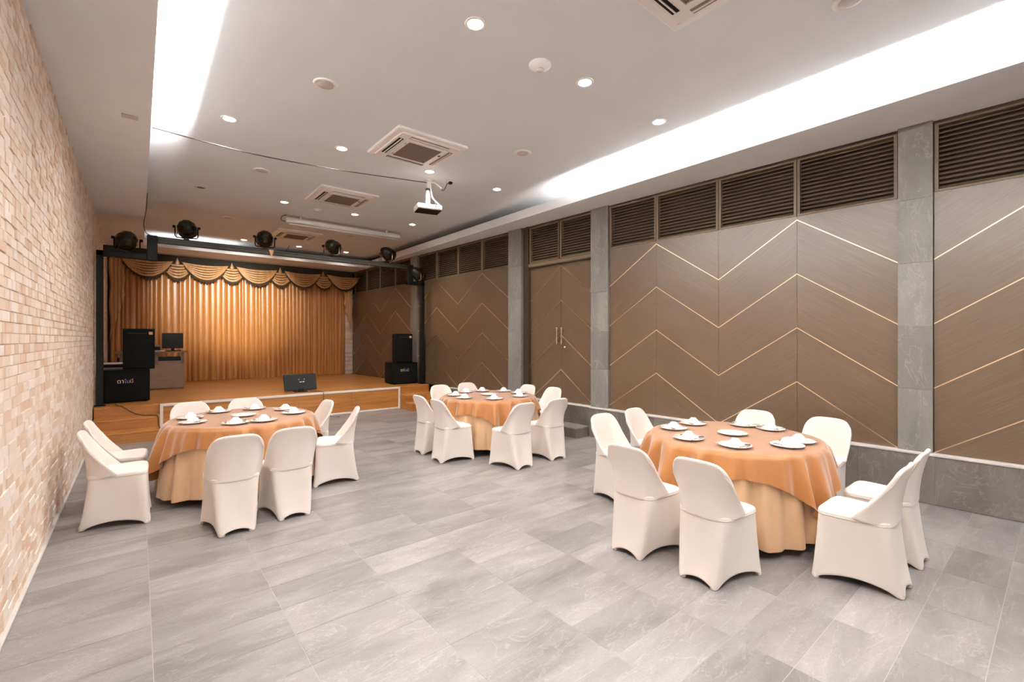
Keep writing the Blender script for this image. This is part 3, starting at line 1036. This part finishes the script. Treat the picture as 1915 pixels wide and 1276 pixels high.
tag(MB().tube(curve_pts([(-0.30, 10.20, 0.502), (-0.26, 9.90, 0.502), (-0.20, 9.77, 0.494), (-0.06, 9.755, 0.38), (0.06, 9.70, 0.335), (0.20, 9.60, 0.335), (0.25, 9.42, 0.332), (0.262, 9.415, 0.20), (0.27, 9.3, 0.172), (0.275, 9.10, 0.165), (0.28, 9.07, 0.02), (0.35, 8.8, 0.007)]), 0.007, 6).build('stage_cable', M_CABLE),
    'black cable trailing from the subwoofer over the wooden steps', 'cable')

# ================================================================== CEILING FITTINGS
ORD = ('first', 'second', 'third', 'fourth')
ROWN = {12.80: 'row above the stage', 8.81: 'row behind the projector', 5.86: 'row through the projector', 2.89: 'row nearest the camera', -0.08: 'row behind the camera'}
lamp_ring = MB().lathe([(0.062, 0.0), (0.062, -0.006), (0.080, -0.004), (0.083, 0.0)], 24).mesh('lamp_ring', M_PLAST)
lamp_disc = MB().lathe([(0.0, -0.005), (0.061, -0.004)], 20).mesh('lamp_glass', M_LAMP)
for yy in LAMP_Y:
    for i, xx in enumerate(LAMP_X):
        if yy == 12.80 and i == 0:
            continue
        off = (yy == 8.81 and i == 0)
        t = thing('downlight', 'round recessed downlight%s, %s from the brick wall in the %s' % (' switched off' if off else '', ORD[i], ROWN[yy]), 'downlight', (xx, yy, Z_CEIL), 0, 'recessed downlights')
        link('lamp_ring', lamp_ring, t)
        if off:
            MB().lathe([(0.0, -0.0035), (0.051, -0.003)], 20).build('lamp_glass', M_GRILLE, t)
            continue
        link('lamp_glass', lamp_disc, t)
        d = bpy.data.lights.new('downlight_beam', 'SPOT')
        d.energy = LAMP_W * (0.3 if yy == 12.80 else 1.0)
        d.color = LAMP_COL
        d.spot_size = math.radians(150)
        d.spot_blend = 0.9
        d.shadow_soft_size = 0.06
        lo = bpy.data.objects.new('downlight_beam', d)
        COL.objects.link(lo)
        lo.parent = t
        lo.location = (0, 0, -0.03)

def ceiling_speaker(x, y, label):
    t = thing('ceiling_speaker', label, 'speaker', (x, y, Z_CEIL), 0, 'round ceiling speakers')
    MB().lathe([(0.085, -0.010), (0.10, -0.012), (0.108, -0.006), (0.110, 0.0)], 28).build('rim', M_PLAST, t)
    MB().lathe([(0.0, -0.013), (0.05, -0.0125), (0.086, -0.009)], 28).build('grille', M_SPKG, t)
for x, y, lb in ((1.38, 4.48, 'round ceiling speaker nearest the camera over the left table'),
                 (3.88, 4.50, 'round ceiling speaker between camera and projector on the right half'),
                 (1.38, 7.36, 'round ceiling speaker under the hanging cable on the left half'),
                 (3.98, 7.50, 'round ceiling speaker seen just behind the projector'),
                 (1.40, 10.65, 'round ceiling speaker above the stage edge on the left half'),
                 (3.87, 10.68, 'round ceiling speaker above the stage edge on the right half'),
                 (3.95, 0.98, 'round ceiling speaker at the top edge beside the near air conditioner')):
    ceiling_speaker(x, y, lb)
def dome(x, y, label, r=0.095):
    t = thing('smoke_detector', label, 'detector', (x, y, Z_CEIL))
    MB().lathe([(r * 1.02, 0.0), (r * 1.05, -0.012), (r, -0.022), (r * 0.62, -0.045), (r * 0.36, -0.052)], 28).build('cover', M_PLAST, t)
    MB().lathe([(r * 0.37, -0.050), (r * 0.34, -0.062), (0.0, -0.066)], 20).build('sensor', M_SPKG, t)
    MB().lathe([(r * 0.9, -0.0), (r * 1.0, -0.006), (r * 0.95, -0.01)], 28).build('gap_ring', M_GRILLE, t)
dome(2.745, 2.95, 'white domed detector on the ceiling between two near downlights')
dome(2.59, 8.85, 'white domed detector on the ceiling between two far downlights', 0.085)

def cassette(x, y, label):
    t = thing('air_conditioner', label, 'air conditioner', (x, y, Z_CEIL), 0, 'square ceiling cassette air conditioners')
    S = 0.475
    mb = MB()
    def ring(s0, s1, z0, z1, c=0.03):
        def sq(s, z, cc):
            out = []
            for qx, qy, a0 in ((1, 1, 0), (-1, 1, PI / 2), (-1, -1, PI), (1, -1, 1.5 * PI)):
                for k in range(4):
                    a = a0 + k / 3 * PI / 2
                    out.append((qx * (s - cc) + cc * math.cos(a), qy * (s - cc) + cc * math.sin(a), z))
            return out
        A, B = sq(s0, z0, c), sq(s1, z1, max(0.005, c - (s0 - s1) * 0.5))
        n = len(A)
        mb.add(A + B, [(i, (i + 1) % n, n + (i + 1) % n, n + i) for i in range(n)], False)
    ring(S, S, 0.0, -0.020)
    ring(S, S - 0.012, -0.020, -0.028)
    ring(S - 0.012, 0.405, -0.028, -0.034)
    ring(0.405, 0.395, -0.034, -0.042)
    ring(0.395, 0.285, -0.042, -0.044)
    fr_ = mb.build('panel_frame', M_PLAST, t)
    for k in range(4):
        R = Matrix.Rotation(k * PI / 2, 4, 'Z')
        o = MB().box(-0.26, 0.26, 0.310, 0.368, -0.047, -0.0425, R).build('air_slot', M_BLACK if k in (1, 0) else M_GRILLE, t)
        MB().box(-0.258, 0.258, 0.335, 0.344, -0.055, -0.044, R @ Matrix.Translation((0, 0, 0))).build('vane', M_PLAST, o)
    MB().box(-0.285, 0.285, -0.285, 0.285, -0.046, -0.040).build('intake_back', M_GRILLE, t)
    g = MB()
    for k in range(26):
        yy = -0.235 + k * 0.0188
        g.box(-0.225, 0.225, yy, yy + 0.007, -0.054, -0.045)
    o = g.build('intake_bars', M_GRILLE, t)
    o['kind'] = 'stuff'
    mb = MB()
    mb.box(-0.285, -0.228, -0.285, 0.285, -0.058, -0.045)
    mb.box(0.228, 0.285, -0.285, 0.285, -0.058, -0.045)
    mb.box(-0.228, 0.228, 0.245, 0.285, -0.058, -0.045)
    mb.box(-0.228, 0.228, -0.285, -0.245, -0.058, -0.045)
    mb.build('intake_frame', M_PLAST, t)
    MB().box(0.245, 0.272, -0.13, -0.08, -0.0605, -0.057).build('receiver_window', M_BLACKG, t)
    for yy in (-0.18, 0.18):
        MB().box(-0.262, -0.236, yy - 0.006, yy + 0.006, -0.0605, -0.057).build('latch', M_GRILLE, t)
cassette(2.78, 1.47, 'square ceiling air conditioner cut by the top edge, nearest the camera')
cassette(2.76, 5.27, 'square ceiling air conditioner in front of the projector')
cassette(2.70, 7.88, 'square ceiling air conditioner just in front of the rolled screen')
cassette(2.84, 11.40, 'square ceiling air conditioner over the stage behind the lighting beam')

# rolled-up projection screen
scn = thing('projection_screen', 'rolled-up white projection screen case fixed below the ceiling', 'screen', (0, 9.66, 3.93))
mb = MB()
mb.tube([(2.22, 0, 0), (2.24, 0, 0), (4.60, 0, 0), (4.62, 0, 0)], [0.035, 0.055, 0.055, 0.035], 16)
mb.build('case', M_PLAST, scn)
MB().tube([(2.28, -0.03, -0.075), (4.56, -0.03, -0.075)], 0.014, 10).build('bottom_bar', M_PLAST, scn)
MB().cbox(2.28, 4.56, -0.012, -0.006, -0.075, -0.04, 0.001).build('screen_fabric', M_GRILLE, scn)
for x in (2.5, 4.3):
    MB().cbox(x - 0.02, x + 0.02, -0.02, 0.02, 0.05, 0.10, 0.004).build('bracket', M_PLAST, scn)
MB().tube(curve_pts([(2.24, 0, 0.09), (2.16, 0, 0.05), (2.15, 0, -0.02), (2.22, 0, -0.04)]), 0.007, 6).build('power_cord', M_CABLE, scn)
MB().tube(curve_pts([(2.32, -0.03, -0.085), (2.42, -0.03, -0.10), (2.48, -0.03, -0.14)]), 0.006, 6).build('pull_cord', M_ORANGE, scn)

# projector on its pole
prj = thing('projector', 'white projector hanging from a ceiling pole in the middle of the room', 'projector', (3.43, 6.20, 0), 0.0)
MB().lathe([(0.06, 4.03), (0.06, 4.015), (0.03, 4.01)], 20).build('ceiling_plate', M_PLAST, prj)
MB().lathe([(0.026, 4.02), (0.026, 3.83), (0.034, 3.82), (0.034, 3.66), (0.045, 3.65), (0.045, 3.64)], 16).build('pole', M_PLAST, prj)
MB().lathe([(0.030, 3.90), (0.036, 3.90), (0.036, 3.87), (0.030, 3.87)], 16, None, True, True).build('collar', M_BEAM, prj)
Rp = Matrix.Rotation(-0.25, 4, 'Z')
MB().cbox(-0.19, 0.19, -0.14, 0.14, 3.555, 3.632, 0.018, 2, Rp).build('body', M_PLAST, prj)
MB().cbox(-0.18, 0.18, -0.13, 0.13, 3.545, 3.5575, 0.004, 1, Rp).build('underside', M_BLACK, prj)
MB().cbox(-0.14, 0.05, 0.03, 0.12, 3.63, 3.645, 0.004, 1, Rp).build('top_vent', M_BLACK, prj)
MB().cbox(0.0, 0.16, -0.144, -0.138, 3.575, 3.61, 0.001, 1, Rp).build('socket_panel', M_SPKG, prj)
MB().lathe([(0.0, 0.03), (0.035, 0.03), (0.04, 0.0)], 16, Rp @ Matrix.Translation((-0.05, 0.135, 3.595)) @ Matrix.Rotation(-PI / 2, 4, 'X')).build('lens', M_BLACKG, prj)
MB().tube(curve_pts([(0.025, -0.02, 3.99), (0.04, -0.03, 3.85), (0.06, -0.05, 3.75), (0.13, -0.10, 3.66), (0.15, -0.12, 3.63)]), 0.011, 8).build('conduit', M_PLAST, prj)
MB().tube(curve_pts([(0.03, -0.04, 3.74), (0.05, -0.10, 3.70), (0.05, -0.16, 3.62), (0.04, -0.15, 3.59)]), 0.006, 6).build('signal_cable', M_CABLE, prj)
MB().tube(curve_pts([(0.12, -0.13, 3.64), (0.12, -0.17, 3.60), (0.09, -0.16, 3.58)]), 0.006, 6).build('signal_cable', M_CABLE, prj)
MB().tube(curve_pts([(0.02, -0.01, 4.0), (0.09, -0.06, 3.99), (0.15, -0.12, 3.92), (0.17, -0.13, 3.90)]), 0.012, 8).build('conduit', M_PLAST, prj)
sk = thing('ceiling_socket', 'white ceiling power socket with black plug beside the projector pole', 'socket', (3.70, 6.0, Z_CEIL))
MB().cbox(-0.06, 0.06, -0.045, 0.045, -0.02, 0.0, 0.005).build('socket_plate', M_PLAST, sk)
MB().cbox(-0.02, 0.03, -0.03, 0.02, -0.055, -0.018, 0.006).build('plug', M_BLACK, sk)
MB().tube(curve_pts([(0.0, -0.01, -0.05), (-0.05, 0.0, -0.06), (-0.08, 0.02, -0.14), (-0.10, 0.06, -0.16), (-0.11, 0.07, -0.12)]), 0.006, 6).build('power_cord', M_CABLE, sk)
# long sagging cable
tag(MB().tube(curve_pts([(0.113, 5.91, 3.755), (0.6, 5.95, 3.745), (1.18, 6.0, 3.754), (2.09, 6.08, 3.83), (2.9, 6.15, 3.925), (3.405, 6.19, 3.985)], 12), 0.0065, 6).build('overhead_cable', M_CABLE),
    'thin dark cable strung from the ceiling edge to the projector', 'cable')
tag(MB().tube(curve_pts([(X_L + 0.008, 8.8, 3.80), (0.10, 9.2, 3.64), (0.075, 9.65, 3.50), (0.10, 9.95, 3.42), (0.16, 10.07, 3.398)], 10), 0.006, 6).build('hanging_cable', M_CABLE),
    'thin dark cable drooping from the ceiling edge to the lighting frame', 'cable')

# ================================================================== TABLES
TABLES = [('right', (4.08, 1.88), -105), ('left', (0.90, 5.75), 190), ('middle', (4.10, 5.54), -105)]
R_T, Z_T = 0.68, 0.742
def cloth_fold(phi, ph):
    return 1.3 * abs(math.sin(10 * phi + ph + 0.8 * math.sin(3 * phi))) ** 1.2 - 0.75 + 0.30 * math.sin(31 * phi + 2.1 * ph + math.sin(5 * phi)) + 0.25 * math.sin(7 * phi + 0.7 * ph)
def under_r(phi, d, ph):
    k = max(0.0, d / 0.68)
    return R_T + 0.012 + 0.03 * d + 0.060 * k ** 0.6 * (1 + cloth_fold(phi, ph)) * 0.8
def over_r(phi, d, ph):
    k = max(0.0, d)
    return under_r(phi, d, ph) + 0.006 + 0.02 * k + 0.10 * k ** 0.7 * (0.9 + math.sin(22 * phi + 1.3 * ph + 1.4 * math.sin(3 * phi + ph)) * 0.7 + 0.35 * math.sin(37 * phi + ph))
for ti, (tn, (cx, cy), cor) in enumerate(TABLES):
    ph = 1.7 * ti + 0.6
    tb = thing('round_table', 'round banquet table hidden under gold cloths, %s of the three tables' % {'right': 'rightmost', 'left': 'leftmost', 'middle': 'farthest'}[tn], 'table', (cx, cy, 0), 0, 'round banquet tables')
    MB().lathe([(R_T - 0.02, Z_T - 0.028), (R_T, Z_T - 0.022), (R_T, Z_T - 0.006), (R_T - 0.006, Z_T - 0.002), (0.0, Z_T - 0.002)], 48, None, False).build('tabletop', M_LFRAME, tb)
    for k in range(4):
        a = PI / 4 + k * PI / 2
        MB().tube([(0.36 * math.cos(a), 0.36 * math.sin(a), Z_T - 0.03), (0.42 * math.cos(a), 0.42 * math.sin(a), 0.0)], 0.016, 8).build('leg', M_BLACK, tb)
    # floor-length under cloth
    def uf(u, v, ph=ph):
        phi = 2 * PI * u
        if v < 0.3:
            rr = R_T * (0.2 + 0.8 * v / 0.3)
            return (rr * math.cos(phi), rr * math.sin(phi), Z_T)
        d = (v - 0.3) / 0.7 * 0.66
        hem = 1.0 + 0.03 * math.sin(5 * phi + ph)
        d *= hem
        rr = under_r(phi, d, ph) if d > 0 else R_T
        e = min(1, d / 0.03)
        rr = R_T + (rr - R_T) * e
        return (rr * math.cos(phi), rr * math.sin(phi), Z_T - max(0, d) * 1.0 + 0.0)
    o = MB().grid(uf, 300, 30, True).build('under_tablecloth', M_UNDER, None, (cx, cy, 0.001))
    tag(o, 'pale gold long tablecloth hanging to the floor on the %s table' % tn, 'tablecloth', 'long pale gold tablecloths')
    # square overlay
    c0 = math.radians(cor - 45)
    def of(u, v, ph=ph, c0=c0):
        phi = 2 * PI * u
        if v < 0.28:
            rr = (R_T + 0.004) * v / 0.28
            return (rr * math.cos(phi), rr * math.sin(phi), Z_T + 0.005)
        q = phi - c0
        m = max(abs(math.cos(q)), abs(math.sin(q)))
        drop = 0.865 / m - R_T
        drop = min(drop, 0.53)
        d = (v - 0.28) / 0.72 * drop
        rr = over_r(phi, d, ph)
        e = min(1, d / 0.03)
        rr = R_T + 0.004 + (rr - R_T - 0.004) * e
        return (rr * math.cos(phi), rr * math.sin(phi), Z_T + 0.005 - d * 0.985 + 0.004 * (1 - e))
    o = MB().grid(of, 360, 34, True).build('top_tablecloth', M_OVER, None, (cx, cy, 0.001))
    tag(o, 'amber square tablecloth draped over the pale cloth on the %s table' % tn, 'tablecloth', 'amber top tablecloths')

# ------------------------------------------------------------------ tableware
def plate_prof(r):
    return [(0.0, 0.004), (r * 0.45, 0.004), (r * 0.50, 0.0), (r * 0.56, 0.0), (r * 0.60, 0.005), (r * 0.97, 0.017), (r, 0.020), (r * 0.985, 0.0225),
            (r * 0.66, 0.0105), (r * 0.58, 0.008), (0.0, 0.008)]
plate_me = MB().lathe(plate_prof(0.122), 36).mesh('dinner_plate', M_CHINA)
bowl_me = MB().lathe([(0.056, 0.0), (0.060, 0.002), (0.0595, 0.008), (0.052, 0.030), (0.036, 0.049), (0.028, 0.053), (0.028, 0.060), (0.024, 0.060), (0.023, 0.055), (0.0, 0.054)], 32).mesh('rice_bowl', M_CHINA)
mb = MB()
mb.tube([(0, -0.095, 0.002), (0, -0.05, 0.004), (0, 0.02, 0.004), (0, 0.035, 0.003)], [0.006, 0.005, 0.003, 0.004], 8, False, 0.4)
spoon_h = mb
mb.lathe([(0.0, 0.0), (0.012, 0.001), (0.019, 0.005), (0.021, 0.008), (0.018, 0.006), (0.0, 0.002)], 16, Matrix.Translation((0, 0.062, 0)) @ Matrix.Diagonal((1, 1.55, 1, 1)))
spoon_me = mb.mesh('spoon', M_STEEL)
mb = MB()
mb.tube([(0, -0.095, 0.002), (0, -0.05, 0.004), (0, 0.02, 0.004), (0, 0.035, 0.004)], [0.006, 0.005, 0.003, 0.006], 8, False, 0.4)
mb.cbox(-0.012, 0.012, 0.033, 0.058, 0.002, 0.005, 0.0012)
for k in range(4):
    mb.box(-0.012 + k * 0.0068, -0.012 + k * 0.0068 + 0.0036, 0.057, 0.098, 0.0025, 0.0048)
fork_me = mb.mesh('fork', M_STEEL)
SIDE = {0: 'panel wall side', 1: 'stage side', 2: 'brick wall side', 3: 'side away from stage'}
def pos_word(ang):
    a = ang % 360
    side = int(((a + 45) % 360) // 90)
    if side in (0, 2):
        pos = 'nearer the stage' if math.sin(math.radians(a)) > 0 else 'farther from the stage'
    else:
        pos = 'nearer the brick wall' if math.cos(math.radians(a)) < 0 else 'nearer the panel wall'
    return SIDE[side], pos
ANG = {'right': (14, -15, 69, 111, 163, -153, -77, -104), 'left': (22, -19, 68, 111, 160, -161, -78, -107), 'middle': (25, -14, 66, 100, 150, -170, -62, -118)}
ZC = Z_T + 0.0065
for tn, (cx, cy), cor in TABLES:
    o = link('serving_plate', plate_me, None, (cx, cy, ZC))
    tag(o, 'empty white plate at the centre of the %s table' % tn, 'plate')
    for a in ANG[tn]:
        s, p = pos_word(a)
        r = 0.50
        ar = math.radians(a)
        x, y = cx + r * math.cos(ar), cy + r * math.sin(ar)
        # face the nearest table side
        rz = round((a - 90) / 90) * PI / 2 + math.radians(random.uniform(-14, 14)) + PI
        o = link('dinner_plate', plate_me, None, (x, y, ZC), (0, 0, rz))
        tag(o, 'white dinner plate on %s table, %s, %s' % (tn, s, p), 'plate', 'dinner plates at the place settings')
        o = link('rice_bowl', bowl_me, None, (x, y, ZC + 0.0078), (0, 0, rz))
        tag(o, 'upturned white bowl on plate, %s table, %s, %s' % (tn, s, p), 'bowl', 'upturned bowls on the plates')
        for nm, me, sx, lb in (('fork', fork_me, -1, 'steel fork'), ('spoon', spoon_me, 1, 'steel spoon')):
            off = Vector((0.082 * sx, -0.012, 0)); off.rotate(Matrix.Rotation(rz, 3, 'Z'))
            o = link(nm, me, None, (x + off.x, y + off.y, ZC + 0.0205), (0, 0, rz + random.uniform(-0.25, 0.25)))
            tag(o, '%s on plate, %s table, %s, %s' % (lb, tn, s, p), nm, '%ss at the place settings' % nm)

# ================================================================== CHAIRS
# local frame: +Y is the front, origin on the floor midway between the rear feet
def ring_pts(fr, rr, n=14, it=2):
    """closed ring through front corners (x,y) and rear corners (x,y), rounded"""
    c = [(fr[0], fr[1]), (-fr[0], fr[1]), (-rr[0], rr[1]), (rr[0], rr[1])]
    pts = []
    for k in range(4):
        a, b = c[k], c[(k + 1) % 4]
        for i in range(n):
            t = i / n
            pts.append([a[0] + (b[0] - a[0]) * t, a[1] + (b[1] - a[1]) * t])
    for _ in range(it):
        m = len(pts)
        pts = [[(pts[i - 1][j] + 2 * pts[i][j] + pts[(i + 1) % m][j]) / 4 for j in (0, 1)] for i in range(m)]
    return pts
ZSEAT = 0.435
NS = 16
def build_chair():
    t = link('covered_chair', None)
    mb = MB()
    rows = []
    nv = 14
    for j in range(nv):
        v = j / (nv - 1)
        e = v ** 0.75
        fx = 0.238 + (0.212 - 0.238) * e
        fy = 0.475 + (0.445 - 0.475) * e
        rx = 0.130 + (0.172 - 0.130) * e ** 0.9
        ry = -0.012 + (0.055 + 0.012) * e
        ring = ring_pts((fx, fy), (rx, ry), NS, 3 + int(5 * v))
        m = len(ring)
        cxm = 0.0
        row = []
        for i, (x, y) in enumerate(ring):
            tt = (i % NS) / NS
            edge = i // NS
            arch = max(0.0, math.sin(PI * tt))
            edge_h = (0.042, 0.052, 0.040, 0.052)[edge]
            hem = edge_h * (max(0.0, arch - 0.22) / 0.78) ** 0.6 if arch > 0.22 else 0.0
            pinch = 0.030 * arch ** 1.5 * math.sin(PI * min(1, (1 - v) * 0.75)) * (0.8 if edge != 0 else 0.6)
            ctr = Vector((0, 0.23))
            dv = Vector((x, y)) - ctr
            # pull perpendicular to the edge
            nrm = [(0, 1), (-1, 0), (0, -1), (1, 0)][edge]
            x2, y2 = x - nrm[0] * pinch, y - nrm[1] * pinch
            z = hem + (ZSEAT - hem) * v
            row.append((x2, y2, z))
        rows.append(row)
    m = len(rows[0])
    vs = [p for r in rows for p in r]
    fs = []
    for j in range(nv - 1):
        for i in range(m):
            i2 = (i + 1) % m
            fs.append((j * m + i, j * m + i2, (j + 1) * m + i2, (j + 1) * m + i))
    mb.add(vs, fs, True)
    skirt = mb.build('skirt', M_COVER, t)
    bake(skirt, ('SOLIDIFY', dict(thickness=0.006, offset=-1)), ('SUBSURF', dict(levels=1, render_levels=1)))
    skirt.data.polygons.foreach_set('use_smooth', [True] * len(skirt.data.polygons))
    top = rows[-1]
    # seat
    mb = MB()
    ctr = (0.0, 0.24)
    prof = [(1.0, 0.0), (1.012, 0.012), (0.995, 0.024), (0.93, 0.033), (0.75, 0.036), (0.4, 0.030), (0.06, 0.027)]
    vs = []
    for s, dz in prof:
        for (x, y, z) in top:
            vs.append((ctr[0] + (x - ctr[0]) * s, ctr[1] + (y - ctr[1]) * s, ZSEAT - 0.004 + dz))
    fs = []
    for j in range(len(prof) - 1):
        for i in range(m):
            i2 = (i + 1) % m
            fs.append((j * m + i, j * m + i2, (j + 1) * m + i2, (j + 1) * m + i))
    fs.append(tuple((len(prof) - 1) * m + i for i in range(m)))
    mb.add(vs, fs, True)
    mb.build('seat', M_COVER, t)
    # seam around the seat edge and across the back
    MB().tube([(x * 1.006, 0.24 + (y - 0.24) * 1.006, ZSEAT - 0.002) for (x, y, z) in top], 0.0032, 6, True).build('seam', M_COVER, t)
    # backrest shell
    def back(u, v):
        s = 2 * u - 1
        a = abs(s)
        w = 0.206 + 0.004 * math.sin(PI * v)
        ztop = 0.815 - 0.075 * a ** 5 - 0.012 * a ** 2
        z0 = ZSEAT - 0.018 + 0.034 * a ** 5
        z = z0 + v * (ztop - z0)
        yc = 0.055 - 0.015 * v - 0.058 * v ** 2.2
        e = 0.17 * (1 - v) ** 1.5 + 0.030 + 0.015 * v
        y = yc + e * a ** (2.4 + 3.2 * (1 - v) ** 2)
        x = w * math.copysign(min(1.0, a ** 0.95), s)
        x *= 1 - 0.10 * max(0, v - 0.85) / 0.15 * a ** 6
        return (x, y + 0.004, z)
    mb = MB().grid(back, 21, 17)
    o = mb.build('backrest', M_COVER, t)
    bake(o, ('SOLIDIFY', dict(thickness=0.026, offset=0.0)), ('SUBSURF', dict(levels=2, render_levels=2)))
    o.data.polygons.foreach_set('use_smooth', [True] * len(o.data.polygons))
    # feet showing under the cover corners
    for fx, fy in ((0.205, 0.440), (-0.205, 0.440), (0.103, 0.018), (-0.103, 0.018)):
        MB().lathe([(0.017, 0.0), (0.019, 0.004), (0.017, 0.03)], 12, Matrix.Translation((fx, fy, 0))).build('foot_cap', M_COVER, t)
    return t
chair0 = build_chair()
# (rear centre x, y, heading of the front in degrees)
CH = {
    'right': [(2.785, 2.07, 0), (2.82, 1.533, 0), (3.735, 0.628, 90), (4.30, 0.628, 90), (3.76, 3.10, -92), (4.34, 3.12, -88), (5.28, 2.16, 180), (5.33, 1.50, 178)],
    'left': [(-0.375, 5.93, -3), (-0.375, 5.30, -2), (0.63, 4.305, 89), (1.085, 4.365, 90), (0.50, 6.90, -88), (1.10, 6.92, -92), (1.90, 6.02, 184), (1.965, 5.20, 163)],
    'middle': [(3.02, 5.745, 0), (2.995, 5.205, 0), (3.69, 4.225, 91), (4.306, 4.257, 88), (3.98, 6.80, -90), (4.55, 6.84, -90), (5.20, 5.86, 180), (5.24, 5.28, 178)],
}
first = True
for tn, (cx, cy), cor in TABLES:
    for (x, y, hd) in CH[tn]:
        c = chair0 if first else copy_tree(chair0)
        first = False
        c.location = (x, y, 0)
        c.rotation_euler = (0, 0, math.radians(hd) - PI / 2)
        mx_, my_ = x + 0.24 * math.cos(math.radians(hd)), y + 0.24 * math.sin(math.radians(hd))
        s, p = pos_word(math.degrees(math.atan2(my_ - cy, mx_ - cx)))
        tag(c, 'white fabric-covered chair at %s table, %s, %s' % (tn, s, p), 'chair', 'covered banquet chairs')
